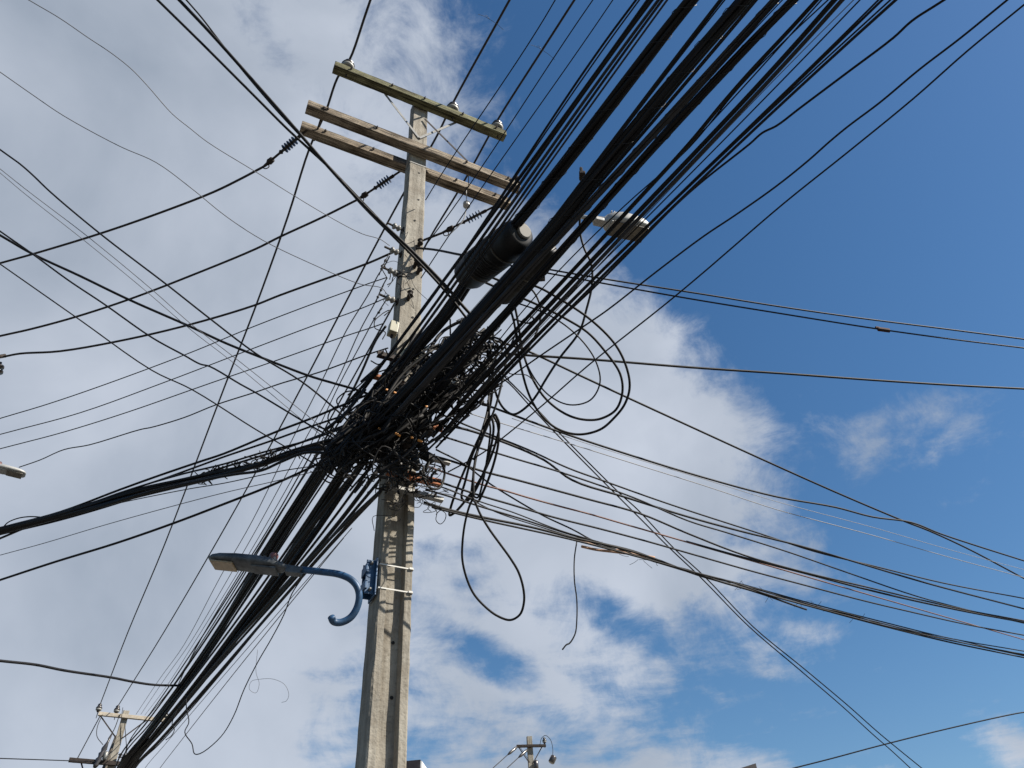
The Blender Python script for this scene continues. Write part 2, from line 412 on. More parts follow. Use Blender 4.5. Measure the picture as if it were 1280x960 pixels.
# braces: two below the top arm, two from the shaft down to the pair
def brace(a, b, m=STEEL, w=.032):
    bm = bmesh.new(); flat_bar(bm, Vector(a), Vector(b), w, .006, Vector((0, 1, 0))); obj('brace', bm, m, POLE)
brace((-.50, -.088, ZT - .05), (.0, -.088, ZT - .80)); brace((.50, -.088, ZT - .05), (.0, -.096, ZT - .80))
brace((.05, -.104, ZT - .30), (.62, -.2, ZM + .05), DARKST, .028)
brace((.62, -.2, ZM - .06), (.75, .09, ZM - .03), DARKST, .02)
# through bolts tying the pair together
for x in (-1.22, 1.22):
    bm = bmesh.new(); tube(bm, [Vector((x, -.23, ZM)), Vector((x, .25, ZM))], .011, 8); lathe(bm, [(.026, 0), (.026, .02)], frame(Vector((x, -.222, ZM)), Vector((0, 1, 0))), 6)
    obj('tie_bolt', bm, DARKST, POLE)
for x, z in ((-1.04, ZT), (.43, ZT), (1.10, ZT)):
    pin_insulator(POLE, Vector((x, -.145, z + AH / 2)), 1.35)
# pole-top hardware: bolt heads, holes, hook
for z, x in ((9.75, .02), (9.2, .03), (8.78, .0), (8.34, .03), (7.62, .02), (7.2, .03), (3.52, .03), (3.9, .02)):
    d = (.285 + (.15 - .285) * z / 11.42) / 2 - (.06 if z < 5.32 else 0)
    bm = bmesh.new(); lathe(bm, [(.012, 0), (.013, .004), (.009, .0045)], frame(Vector((x, -d + .0005, z)), Vector((0, -1, 0))), 12)
    obj('bolt_hole', bm, HOLE, POLE)
# spool insulators racked up the left face
SPOOLS = [(8.60, 0), (8.18, 0), (7.84, 0), (7.42, 0)]
for z, _ in SPOOLS:
    w = (.292 + (.2 - .292) * z / 11.42) / 2
    f = frame(Vector((-w, -.04, z)), Vector((-1, -.15, 0)))
    bm = bmesh.new(); lathe(bm, [(.012, 0), (.012, .20)], f, 8); box(bm, (0, 0, .008), (.07, .05, .012), f); o = obj('spool_bolt', bm, DARKST, POLE)
    bm = bmesh.new(); lathe(bm, [(.022, .04), (.034, .05), (.038, .065), (.022, .078), (.020, .09), (.036, .104), (.036, .122), (.020, .132)], f, 14); obj('spool', bm, mat('grey_porcelain', (.28, .27, .25), .35, 0, .2), o, True)
# front clevises and odd clips
for z, x in ((8.33, .05), (7.98, .02), (7.9, .06), (7.45, -.03)):
    bm = bmesh.new(); box(bm, (x, -.12, z), (.03, .07, .06), None, .006); lathe(bm, [(.02, -.035), (.032, -.028), (.02, -.012), (.02, .012), (.032, .028), (.02, .035)], Matrix.Translation((x, -.165, z)), 12)
    obj('clevis', bm, DARKST, POLE)
# bands and straps
def strap(z, m, t=.0012, h=.012, wob=0, nm='strap', cinch=True):
    w = (.292 + (.2 - .292) * z / 11.42) / 2 + .003; d = (.285 + (.15 - .285) * z / 11.42) / 2 + .003
    bm = bmesh.new()
    P = [(-w, -d), (w, -d), (w, d), (-w, d)]
    for i in range(4):
        a, b = P[i], P[(i + 1) % 4]; A = Vector((*a, z + wob * (1 if a[0] > 0 else -1))); B = Vector((*b, z + wob * (1 if b[0] > 0 else -1)))
        flat_bar(bm, A, B, h, t, (Vector((0, 0, 1)).cross(B - A)))
    if cinch: box(bm, (w - .02, -d - .006, z + wob), (.03, .012, h * 1.5))
    return obj(nm, bm, m, POLE)
BAND = mat('bright_strap', (.55, .54, .50), .45, .1, .12, 20)
strap(4.46, BAND, .002, .010); strap(4.27, BAND, .002, .010)
strap(9.93, STEEL, .002, .02, 0, 'strap', False)
# rusty and galvanised rails bolted across the shaft where the drops are tied
def rail(z, x0, x1, m, h=.045, y=-.19, tilt=0.0, lab=None):
    bm = bmesh.new(); f = Matrix.Translation(((x0 + x1) / 2, y, z)) @ Matrix.Rotation(tilt, 4, 'Y')
    L_ = x1 - x0
    box(bm, (0, 0, 0), (L_, .006, h), f, .001); box(bm, (0, .02, h / 2), (L_, .04, .005), f); box(bm, (0, .02, -h / 2), (L_, .04, .005), f)
    k = 0
    o = obj('tie_rail', bm, m, POLE)
    if lab: o['label'] = lab
    x = -L_ / 2 + .04
    while x < L_ / 2:
        obj('bolt', bolt_bm(f @ Vector((x, -.003, 0)), Vector((0, -1, 0)), .012, .007), DARKST, o); x += .16
    return o
rail(5.22, -.16, .30, RUST, .055, -.24, .02, 'rust orange rail below the tangle')
rail(5.07, -.12, .32, STEEL, .03, -.24, .05, 'galvanised rail just under the rusty one')
rail(5.78, -.22, .30, RUST, .05, -.26, .02, 'orange rail inside the tangle')
rail(5.45, .02, .38, STEEL, .03, -.24, .04)
rail(6.25, -.34, .30, RUST, .035, -.17, .0)
rail(6.55, -.30, .38, DARKST, .05, -.15, .0)
# ------------------------------------------------------------------ strain insulators and their lines
def strain(A, B, label):
    """a string of small discs between two points"""
    d = B - A; n = d.length; f = frame(A, d)
    t = empty('strain_insulator', A, label, 'insulator', 'strain insulators on the weathered crossarms')
    def loc(bmx): 
        bmesh.ops.translate(bmx, verts=bmx.verts, vec=-A); return bmx
    bm = bmesh.new(); lathe(bm, [(.014, 0), (.014, n * .18), (.022, n * .18), (.022, n * .26)], f, 8); obj('link', loc(bm), DARKST, t)
    bm = bmesh.new(); pr = [(.018, n * .26)]
    for i in range(5):
        h = n * (.28 + .055 * i); pr += [(.018, h), (.055, h + n * .010), (.055, h + n * .018), (.018, h + n * .03)]
    pr.append((.018, n * .57)); lathe(bm, pr, f, 14); obj('shed_discs', loc(bm), CLAY, t)
    bm = bmesh.new(); lathe(bm, [(.014, n * .57), (.03, n * .60), (.014, n * .64), (.014, n * .78), (.034, n * .80), (.038, n * .88), (.02, n * .92), (.016, n)], f, 10); obj('dead_end_clamp', loc(bm), DARKST, t)
    c = f @ Vector((0, 0, n * .93)) - Vector((0, 0, .06)); bm = bmesh.new()
    ring = [c + Vector((.035 * math.cos(k * math.pi / 6), 0, .045 * math.sin(k * math.pi / 6))) for k in range(13)]
    tube(bm, ring, .007, 6, False); obj('shackle', loc(bm), DARKST, t)
arm_w = lambda x, y, z: FR @ Vector((x, y, z))
SA = [(arm_w(-1.33, .10, ZM - .06), (330, 208), 'strain insulator off the left tip of the weathered crossarms'),
      (arm_w(-.12, .20, ZM - .03), (448, 249), 'strain insulator beside the pole shaft, between the other two'),
      (arm_w(1.18, .19, ZM - .06), (553, 291), 'strain insulator off the right tip of the weathered crossarms')]
SE = []
for A, q, lab in SA:
    B = at(*q, z=A.z - .12); SE.append(B); strain(A, B, lab)
LW = 'aerial power lines dead-ended on the weathered crossarms'
def hz(P): return math.hypot(P.x, P.y)
wire('power_line', 'uppermost of the three lines leaving the weathered crossarms to the left', [(330, 208), (300, 224), (267, 240), (200, 266), (125, 292), (43, 317), (0, 329)], 3.2, ('h', hz(SE[0])), ('z', 9.9), ALU, LW, 'power line', (0, 9))
wire('power_line', 'middle of the three lines leaving the weathered crossarms to the left', [(448, 249), (400, 273), (350, 296), (320, 311), (240, 344), (162, 374), (95, 396), (40, 411), (0, 420)], 3.2, ('h', hz(SE[1])), ('z', 9.7), ALU, LW, 'power line', (0, 9))
wire('power_line', 'lowest of the three lines, passing behind the pole to the left edge insulator', [(553, 291), (530, 300), (490, 316), (460, 329), (350, 369), (317, 382), (240, 405), (160, 424), (75, 439), (25, 442), (4, 446)], 3.2, ('h', hz(SE[2])), ('h', 11.2), ALU, LW, 'power line')
# small white hanging link under the front beam
bm = bmesh.new(); A = arm_w(.72, .10, ZM - .05); tube(bm, [A, A + Vector((.0, 0, -.30))], .006, 6); lathe(bm, [(.02, -.42), (.045, -.40), (.045, -.34), (.02, -.31)], Matrix.Translation(A), 12)
tube(bm, catmull([A + Vector((0, 0, -.40)), A + Vector((-.05, .05, -.62)), A + Vector((-.22, .1, -.82))], 5), .006, 6)
tag(obj('drop_link', bm, mat('chalky_porcelain', (.42, .40, .38), .5)), 'pale drop link hanging under the right half of the weathered crossarms', 'insulator')

# ------------------------------------------------------------------ three conductors along the street, over the top crossarm
CW = 'conductors running along the street over the top crossarm'
insT = [FR @ Vector((x, -.145, ZT + AH / 2 + .25)) for x in (-1.04, .43, 1.10)]
nearq = [(463, 0), (637, 0), (718, 0)]
midq = [[], [], []]
farq = [[(422, 97), (407, 140), (387, 185), (360, 270), (320, 382), (282, 480), (206, 680), (160, 790), (127, 876)],
        [(545, 172), (501, 248), (440, 363), (379, 480), (320, 590), (270, 679), (205, 790), (148, 879)],
        [(610, 172), (577, 232), (537, 298), (490, 385), (437, 480), (342, 650), (297, 722), (245, 810), (197, 889)]]
lab = ['leftmost street conductor, tied to the insulator on the left tip of the green arm', 'middle street conductor, passing behind the pole shaft below the green arm', 'rightmost street conductor, tied to the insulator on the right tip of the green arm']
FARHD = 30.0
TL = at(158, 889, hd=30)
FARX = (-.86, -.30, 1.25)
FARM = Matrix.Translation((TL.x, TL.y, 0)) @ Matrix.Rotation(R(28), 4, 'Z')
FARINS = [FARM @ Vector((x, -.14, TL.z - .16 + .27)) for x in FARX]
for i in range(3):
    I = insT[i]; 
    def pxof(P):
        d = P - CAM; z = d.dot(c_f); return (640 + FPX * d.dot(c_x) / z, 480 - FPX * d.dot(c_u) / z)
    ip = pxof(I)
    near = trace([ip] + midq[i] + [nearq[i]], ('h', hz(I)), ('z', I.z - .15), (0, 14))
    far = trace([ip] + farq[i], ('h', hz(I)), ('h', FARHD - .3), (0, 0))
    P = near[::-1] + far[1:-1] + [FARINS[i]]
    bm = bmesh.new(); tube(bm, catmull(P, 5), (.019, .011, .021)[i] if False else .0155, 6)
    tag(obj('power_line', bm, ALU, smooth=True), lab[i], 'power line', CW)
    # tie wire at the neck
# scraps of kite string caught on two conductors
for q, z, lb in (((612, 24), 11.3, 'scrap of grey string snagged on the middle conductor'), ((677, 62), 11.3, 'scrap of grey string snagged on the rightmost conductor')):
    bm = bmesh.new(); c = at(*q, z=z)
    for dd in ((-.14, .06), (.17, -.13), (-.05, .05)):
        e = c + c_x * dd[0] + c_u * dd[1]; tube(bm, catmull([c, c.lerp(e, .5) + Vector((0, 0, .02)), e], 4), .0025, 5)
    tag(obj('string_scrap', bm, GRY), lb, 'string')

# ------------------------------------------------------------------ near span: telecom cables climbing overhead to the upper right
GB = 'black telecom cables running overhead from the tangle to the upper right'
NEAR = [
 # label, points, width, height overhead, material
 ('leftmost cable of the overhead span, brushing the tips of the weathered crossarms', [(795, 0), (700, 134), (683, 160), (639, 226), (622, 252), (560, 344), (520, 400), (470, 462), (430, 508)], 3.2, 6.9, BLK),
 ('left cable of the close pair right of the crossarm tips', [(810, 0), (696, 156), (620, 262), (560, 350), (505, 415), (455, 480), (425, 528)], 4.6, 6.8, BLK),
 ('right cable of the close pair right of the crossarm tips', [(815, 0), (701, 156), (624, 266), (566, 352), (512, 422), (462, 490), (420, 545)], 4.2, 6.75, BLK2),
 ('left cable of the second close pair, beside the thick trunk cable', [(823, 0), (705, 162), (630, 268), (575, 345), (530, 410), (470, 490), (425, 550)], 4.2, 6.7, BLK),
 ('right cable of the second close pair, beside the thick trunk cable', [(828, 0), (709, 165), (634, 272), (577, 352), (538, 410), (480, 490), (430, 560)], 3.6, 6.68, BLK2),
 ('thin cable hugging the left side of the thick trunk cable', [(834, 0), (713, 168), (640, 270), (590, 340), (545, 405), (490, 480), (440, 550)], 2.8, 6.6, BLK),
 ('thick trunk cable that enters the black splice closure', [(864, 0), (800, 82), (726, 180), (664, 256), (643, 283)], 17, 6.5, BLK),
 ('thick trunk cable leaving the lower end of the black splice closure', [(590, 345), (560, 390), (520, 436), (480, 480), (440, 530), (412, 568)], 17, None, BLK),
 ('medium cable between the two thick trunk cables', [(901, 0), (830, 92), (763, 180), (726, 226), (690, 280), (640, 345), (590, 405), (530, 475), (470, 550)], 5.2, 6.4, BLK),
 ('thickest trunk cable of the overhead span, carrying the second closure', [(930, 0), (860, 82), (779, 180), (715, 252), (676, 300), (650, 335), (600, 392), (555, 438), (500, 494), (450, 546), (408, 585)], 18, 6.4, BLK),
 ('slim cable just right of the thickest trunk cable', [(946, 0), (870, 92), (792, 180), (712, 272), (665, 330), (610, 392), (560, 450), (500, 520)], 3, 6.3, BLK2),
 ('left one of two merging trunk cables right of the thickest trunk', [(969, 0), (925, 48), (870, 107), (808, 180), (736, 254), (667, 329), (610, 395), (560, 446), (500, 510), (450, 570)], 10, 6.25, BLK),
 ('right one of two merging trunk cables right of the thickest trunk', [(992, 0), (933, 58), (880, 114), (823, 180), (751, 259), (684, 336), (625, 400), (575, 455), (520, 520)], 10.5, 6.2, BLK),
 ('thin strand lying on the two merging trunk cables', [(978, 0), (925, 56), (816, 178), (742, 262), (676, 336), (600, 420)], 1.6, 6.1, BLK2),
 ('brownish medium cable with a slight kink near the top edge', [(1021, 0), (990, 34), (934, 94), (900, 133), (861, 180), (781, 267), (712, 342), (660, 396), (600, 462), (540, 530)], 5.2, 6.2, BLK2),
 ('thin strand running close beside the kinked medium cable', [(1035, 0), (990, 42), (925, 108), (862, 184), (780, 258), (697, 340), (640, 405), (590, 470)], 2, 6.1, BLK),
 ('left cable of a tight pair crossing in front of the upper street light', [(1043, 0), (980, 66), (880, 180), (860, 201), (794, 268), (731, 338), (665, 405), (600, 470), (540, 545)], 6, 6.15, BLK),
 ('right cable of a tight pair crossing in front of the upper street light', [(1053, 0), (990, 66), (890, 178), (866, 203), (800, 270), (737, 342), (672, 408), (606, 476), (545, 552)], 5.2, 6.1, BLK),
 ('faint thin strand right of the tight pair', [(1067, 0), (980, 86), (895, 178), (812, 262), (745, 336), (680, 404), (610, 478)], 1.2, 6.0, GRY),
 ('fine strand in the right fan of the overhead span', [(1075, 0), (1010, 64), (905, 176), (860, 222), (790, 290), (720, 360), (640, 440), (560, 520)], 2, 6.0, BLK),
 ('purplish black cable in the right fan', [(1098, 0), (1040, 58), (1000, 96), (930, 165), (860, 232), (800, 290), (747, 343), (690, 400), (610, 480), (550, 545)], 2.6, 6.0, BLK2),
 ('upper cable of the two lying together in the right fan', [(1113, 0), (1060, 48), (1010, 94), (925, 172), (862, 232), (805, 290), (750, 345), (695, 398), (620, 470), (560, 540)], 2.4, 5.95, BLK),
 ('lower cable of the two lying together in the right fan', [(1120, 0), (1065, 50), (1012, 98), (930, 172), (866, 234), (806, 296), (755, 346), (700, 398), (625, 472), (545, 560)], 3.4, 5.9, BLK),
 ('kinked slack cable on the right edge of the fan', [(1180, 0), (1140, 26), (1117, 47), (1060, 90), (1000, 135), (971, 157), (953, 166), (937, 180), (880, 225), (845, 256), (790, 312), (740, 362), (690, 408)], 3.2, 5.9, BLK),
]
rsel = random.Random(2)
for lab_, pts, w, z, m in NEAR:
    if z is None:
        wire('trunk_cable', lab_, pts, w, ('h', 4.5), ('h', 5.5), m, GB, 'cable'); continue
    e = pts[-1]
    nm = 'trunk_cable' if w >= 9 else 'cable'
    hb = 5.05 if len(pts) > 5 else 3.75
    if e[0] < 450: hb = 5.4
    if e[0] > 590 and len(pts) > 5: hb = 4.85
    if m is BLK and rsel.random() < .35: m = BLK3
    ob = wire(nm, lab_, pts, w * .96, ('z', z + .55), ('h', hb), m, GB, 'cable', (13, 0), ref=.5, taut='kink' not in lab_)
    if w >= 9:                                     # lashing wire spiralled round the trunk
        Pn = catmull(trace(taut_line(pts), ('z', z + .55), ('h', hb)), 3); rl = px2r(w * .96, Pn[len(Pn) // 2]) * 1.06; H_ = []; acc = 0
        for i in range(len(Pn) - 1):
            seg = Pn[i + 1] - Pn[i]; n_ = max(1, int(seg.length / .025)); tt = seg.normalized(); aa = tt.cross(Vector((0, 0, 1))).normalized(); bb = tt.cross(aa)
            for k in range(n_):
                acc += seg.length / n_; an = acc / .30 * 6.283 + 1.3 * math.sin(acc * 1.7)
                H_.append(Pn[i] + seg * (k / n_) + (aa * math.cos(an) + bb * math.sin(an)) * rl)
        lb = bmesh.new(); tube(lb, H_, .0026, 4); obj('lashing_wire', lb, BLK3, ob, True)
# loose binding wires spiralling along the trunk cables
rnd = random.Random(11)
GTW = 'thin wires between the green arm and the overhead span'
for l_, p in (('thin wire nearest the green arm, passing between its right insulators', [(694, 0), (657, 60), (600, 146), (565, 197), (532, 250)]),
              ('thin wire just right of the tip of the green arm', [(741, 0), (680, 92), (631, 162), (605, 208), (560, 268), (528, 312)]),
              ('thin wire midway between the green arm and the overhead span', [(766, 0), (680, 124), (600, 238), (556, 302), (526, 348)])):
    wire('open_wire', l_, p, 1.5, ('z', 9.3), ('h', 5.2), BLK, GTW, 'wire', (10, 0), ref=.5, taut=True)
rf = random.Random(31)
for k, (a, b) in enumerate(((0, 1), (4, 3), (8, 9), (9, 8), (11, 12), (12, 11), (14, 16), (16, 17), (17, 16), (20, 22), (22, 21), (10, 9))):
    pa, pb = NEAR[a][1], NEAR[b][1]; m_ = rf.uniform(.72, .88); qa = taut_line(pa); qb = taut_line(pb)
    st = 4 + k % 3; q = [(x0 * m_ + x1 * (1 - m_), y0 * m_ + y1 * (1 - m_)) for (x0, y0), (x1, y1) in zip(qa, qb)]
    wire('cable', 'slim black cable hugging a thicker cable along the overhead span', q, rf.choice((2, 2.6, 3.2)), ('z', 6.75), ('h', 5.1), BLK, 'slim cables hugging thicker ones in the overhead span', 'cable', (13, 0), ref=.5)
# two long service drops far to the right of the span
wire('drop_cable', 'upper of two slack service drops crossing the blue sky at the upper right', [(1259, 0), (1200, 48), (1149, 87), (1100, 128), (1060, 158), (1037, 177), (1010, 201), (970, 233), (919, 269), (880, 295), (820, 340), (760, 387), (728, 409), (672, 447), (632, 475), (590, 502), (550, 530)], 3, ('z', 6.0), ('h', 5.1), BLK, 'service drops crossing the blue sky', 'cable', (12, 0))
wire('drop_cable', 'lower of two slack service drops crossing the blue sky at the upper right', [(1280, 6), (1210, 63), (1142, 123), (1060, 190), (980, 254), (909, 315), (880, 340), (832, 380), (735, 457), (680, 505), (625, 550), (602, 567), (560, 590)], 2.6, ('z', 5.9), ('h', 5.1), BLK, 'service drops crossing the blue sky', 'cable', (12, 0))

# thick pair dropping from the upper left across the shaft
GK = 'cables dropping from the upper left across the pole shaft'
KK = [('lower left cable of the trio that crosses the shaft from the upper left', [(197, 0), (250, 52), (320, 122), (360, 162), (422, 220), (447, 250), (462, 266), (512, 316), (555, 362), (585, 400)], 3.6),
      ('thickest cable of the trio that crosses the shaft from the upper left', [(224, 0), (262, 40), (320, 105), (358, 148), (410, 208), (457, 259), (512, 311), (555, 355), (580, 384), (600, 405)], 4.2),
      ('thin cable twisted over the thickest of the trio near the top edge', [(233, 0), (252, 22), (272, 48), (300, 84), (345, 137), (385, 180), (440, 238), (480, 280), (520, 322), (560, 364)], 2.4)]
for l_, p, w in KK: wire('cable', l_, p, w, ('z', 8.6), ('h', 4.7), BLK, GK, 'cable', (7, 0))
wire('cable', 'short thick lead from the right side of the shaft to the splice closure', [(520, 310), (542, 312), (568, 317), (590, 322), (604, 330)], 2.8, ('h', 5.25), ('h', 4.5), BLK)

# ------------------------------------------------------------------ far span: down to the distant left pole
GA = 'black telecom cables running from the tangle down to the far left pole'
FARB = at(150, 960, hd=27) ; FARB.z = 6.3
FAR = [
 ('thick trunk cable, upper left of the descending bundle', [(480, 478), (450, 512), (427, 545), (413, 562), (392, 600), (370, 640), (350, 672), (330, 700), (300, 740), (270, 792), (243, 838), (222, 868), (200, 897), (166, 940), (150, 960)], 11, BLK),
 ('thick trunk cable, middle of the descending bundle', [(470, 520), (445, 560), (425, 600), (395, 648), (366, 690), (342, 722), (292, 797), (262, 836), (230, 876), (206, 904), (175, 940), (158, 960)], 10, BLK2),
 ('ropy cable lashed between the two thick descending trunks', [(480, 540), (440, 590), (408, 650), (375, 690), (348, 730), (300, 795), (255, 846), (225, 886), (180, 936), (160, 960)], 7, BLK),
 ('medium descending cable right of the middle trunk', [(490, 560), (460, 605), (414, 660), (370, 722), (330, 765), (305, 788), (280, 812), (255, 840), (225, 885), (190, 930), (165, 960)], 4.5, BLK),
 ('descending cable next to the one passing the luminaire joint', [(495, 575), (430, 650), (404, 684), (372, 722), (330, 768), (300, 800), (262, 842), (220, 892), (168, 956)], 3.5, BLK),
 ('lowest thick descending cable, clear of the bundle', [(500, 590), (470, 620), (438, 652), (410, 686), (377, 722), (340, 764), (297, 812), (262, 855), (230, 892), (200, 924), (167, 960)], 4, BLK),
 ('fine descending cable under the luminaire joint', [(492, 600), (450, 640), (420, 668), (385, 712), (352, 752), (300, 812), (240, 884), (168, 962)], 2, BLK2),
 ('thin pale strand lowest of the descending span', [(430, 672), (405, 700), (389, 720), (345, 782), (290, 840), (235, 917), (200, 960)], 1.1, GRY),
 ('second thin pale strand low in the descending span', [(440, 660), (400, 702), (350, 766), (290, 834), (230, 900), (180, 962)], .9, GRY),
 ('slim descending cable on the left side of the upper trunk', [(455, 500), (420, 545), (385, 600), (352, 655), (315, 712), (290, 752), (255, 800), (225, 846), (190, 892), (150, 945)], 2.6, BLK),
 ('second slim descending cable on the left side of the upper trunk', [(460, 505), (425, 550), (390, 603), (356, 658), (320, 712), (292, 758), (258, 808), (224, 856), (190, 898), (154, 945)], 2.4, BLK2),
 ('third slim descending cable on the left side of the upper trunk', [(465, 512), (430, 556), (396, 606), (360, 662), (325, 716), (297, 760), (262, 812), (226, 862), (192, 902), (156, 948)], 2.4, BLK),
 ('fine descending cable sagging left of the slim ones', [(450, 490), (420, 530), (376, 600), (340, 660), (300, 724), (264, 780), (230, 826), (196, 880), (160, 930)], 1.8, BLK),
 ('descending cable grazing the underside of the tangle at the shaft', [(480, 610), (462, 622), (430, 652), (398, 690), (362, 730), (310, 782), (262, 838), (210, 902), (172, 950)], 3.2, BLK),
 ('descending cable between the ropy cable and the luminaire', [(472, 556), (430, 612), (385, 662), (345, 712), (310, 764), (262, 830), (215, 892), (160, 956)], 3.2, BLK2),
 ('lean descending cable in the gap right of the upper trunk', [(455, 540), (432, 575), (400, 628), (375, 664), (345, 705), (305, 762), (250, 838), (205, 895), (158, 952)], 3, BLK),
]
for l_, p, w, m in FAR:
    nm = 'trunk_cable' if w >= 7 else 'cable'
    e = at(*p[-1], z=5.75)
    wire(nm, l_, p, w, ('h', 5.25 if p[0][0] > 440 else 6.2), ('z', 5.75), m, GA, 'cable', (0, 0), ref=.5, taut=True, end_at=(FARB.x + rnd.uniform(-.3, .3), FARB.y + rnd.uniform(-.3, .3), FARB.z + rnd.uniform(-.2, .2)))
for k, (a, b) in enumerate(((0, 1), (1, 2), (2, 3), (0, 15), (5, 6), (2, 14))):
    m_ = rnd.uniform(.3, .7); qa, qb = taut_line(FAR[a][1]), taut_line(FAR[b][1]); q = [(x0 * m_ + x1 * (1 - m_), y0 * m_ + y1 * (1 - m_)) for (x0, y0), (x1, y1) in zip(qa, qb)]
    wire('cable', 'black cable packed inside the descending bundle', q, rnd.choice((2, 2.4, 3)), ('h', 5.3), ('z', 5.75), BLK, 'cables packed inside the descending bundle', 'cable', ref=.5, end_at=(FARB.x + rnd.uniform(-.3, .3), FARB.y, FARB.z + rnd.uniform(-.2, .2)))
# thin open-wire lines from the spool rack to the far pole
GS = 'thin open wires from the spool insulators to the far left pole'
for i, (l_, p) in enumerate([
    ('leftmost thin wire from the spool rack, leaving the topmost spool', [(487, 320), (482, 330), (472, 345), (461, 367), (433, 413), (402, 477), (360, 560), (316, 650), (276, 720), (230, 806), (200, 848), (170, 893)]),
    ('second thin wire from the spool rack, leaving the second spool', [(484, 347), (478, 358), (470, 376), (450, 413), (421, 477), (380, 552), (327, 650), (287, 720), (240, 800), (205, 850), (176, 893)]),
    ('third thin wire from the spool rack, leaving the third spool', [(482, 376), (472, 392), (466, 402), (450, 432), (426, 477), (386, 560), (336, 650), (297, 716), (245, 800), (208, 858), (181, 894)]),
    ('lowest thin wire from the spool rack, leaving the cream box', [(482, 408), (470, 425), (452, 465), (436, 497), (400, 560), (346, 650), (303, 722), (250, 806), (214, 860), (186, 895)])]):
    wire('open_wire', l_, p, 1.2 if i < 3 else 2.2, ('h', 5.25), ('h', 29.5), GRY if i < 3 else BLK, GS, 'wire', ref=.5)
# short knotted pigtails by the spools
for q0, q1, lb in (((486, 318), (474, 344), 'uppermost'), ((480, 356), (470, 378), 'second'), ((478, 385), (465, 404), 'third')):
    bm = bmesh.new(); P = trace([q0, ((q0[0] + q1[0]) / 2 - 1, (q0[1] + q1[1]) / 2), q1], ('h', 5.2), ('h', 5.25)); C = catmull(P, 5)
    tube(bm, C, [.004 + .011 * (1 if i in (3, 7) else 0) for i in range(len(C))], 6)
    tag(obj('wire_splice', bm, BLK, smooth=True), lb + ' of the three dark splice knots left of the spool rack', 'splice', 'splice knots beside the spool rack')
# ------------------------------------------------------------------ lines to the left
GL = 'thin wires fanning left from the spool rack'
for l_, p, w in [
    ('uppermost of the thin wires fanning left from the spools', [(483, 347), (462, 354), (440, 362), (380, 384), (310, 411), (240, 440), (133, 480), (60, 505), (0, 523)], 1.4),
    ('second of the thin wires fanning left from the spools', [(481, 373), (465, 380), (435, 392), (400, 404), (310, 438), (200, 480), (100, 516), (0, 543)], 1.4),
    ('third of the thin wires fanning left from the spools', [(480, 404), (460, 411), (435, 419), (350, 449), (260, 480), (160, 515), (80, 540), (0, 561)], 1.4),
    ('crooked thin wire ending at the half-seen street light on the left', [(485, 435), (457, 444), (400, 465), (352, 479), (320, 490), (270, 506), (230, 522), (190, 534), (175, 537), (112, 556), (80, 562), (50, 575), (24, 584)], 1.6)]:
    last = p[-1][0] > 10
    wire('drop_wire', l_, p, w, ('h', 5.2), ('h', 10.7) if last else ('z', 7.4), BLK2, GL, 'wire', (0, 0 if last else 9), ref=.5)
GM = 'wires coming down from the upper left to the pole'
for l_, p, w, z, e, m in [
    ('wavy thin wire highest on the left, ending at the top spool', [(36, 0), (75, 23), (110, 47), (140, 67), (165, 87), (185, 108), (215, 142), (237, 160), (260, 178), (320, 215), (360, 240), (410, 270), (452, 292), (475, 299), (487, 307)], 1.1, 8.5, 5.2, GRY),
    ('second wavy thin wire on the left, ending at the second spool', [(0, 90), (40, 118), (80, 145), (150, 183), (195, 203), (240, 236), (282, 270), (328, 300), (390, 330), (450, 355), (477, 360), (484, 368)], 1.1, 8.2, 5.2, GRY),
    ('dark wire kinked near the left edge that slants down into the tangle', [(0, 187), (14, 197), (25, 205), (40, 218), (63, 240), (125, 292), (210, 357), (262, 398), (320, 442), (377, 477), (420, 512), (450, 540)], 2.2, 7.8, 5.1, BLK),
    ('upper of two faint parallel wires slanting down on the left', [(0, 211), (34, 238), (110, 296), (190, 362), (240, 406), (292, 446), (340, 484), (390, 524), (430, 556)], .9, 7.6, 5.3, GRY),
    ('lower of two faint parallel wires slanting down on the left', [(0, 216), (32, 243), (107, 302), (185, 366), (237, 411), (290, 452), (336, 490), (384, 530), (425, 562)], .8, 7.6, 5.3, GRY),
    ('heavy dark cable slanting gently from the left edge into the tangle', [(0, 294), (40, 317), (100, 345), (160, 374), (235, 407), (280, 428), (327, 447), (387, 470), (417, 479), (445, 487), (480, 500)], 3.2, 7.3, 5.1, BLK),
    ('dark cable crossing under the heavy one with a small knot halfway', [(0, 289), (40, 317), (85, 350), (130, 380), (190, 422), (230, 444), (250, 455), (262, 458), (300, 480), (320, 491), (355, 512), (395, 536), (440, 560)], 2.2, 7.3, 5.1, BLK),
    ('long thin wire fading as it slants down behind the bundles', [(0, 330), (40, 358), (100, 400), (190, 463), (240, 487), (320, 537), (385, 575), (412, 592), (440, 608)], 1.7, 7.2, 5.4, BLK2)]:
    wire('cable' if w > 2 else 'drop_wire', l_, p, w, ('z', z), ('h', e), m, GM, 'cable' if w > 2 else 'wire', (8, 0), ref=.5)
GG = 'black cables bundled together towards the lower left edge'
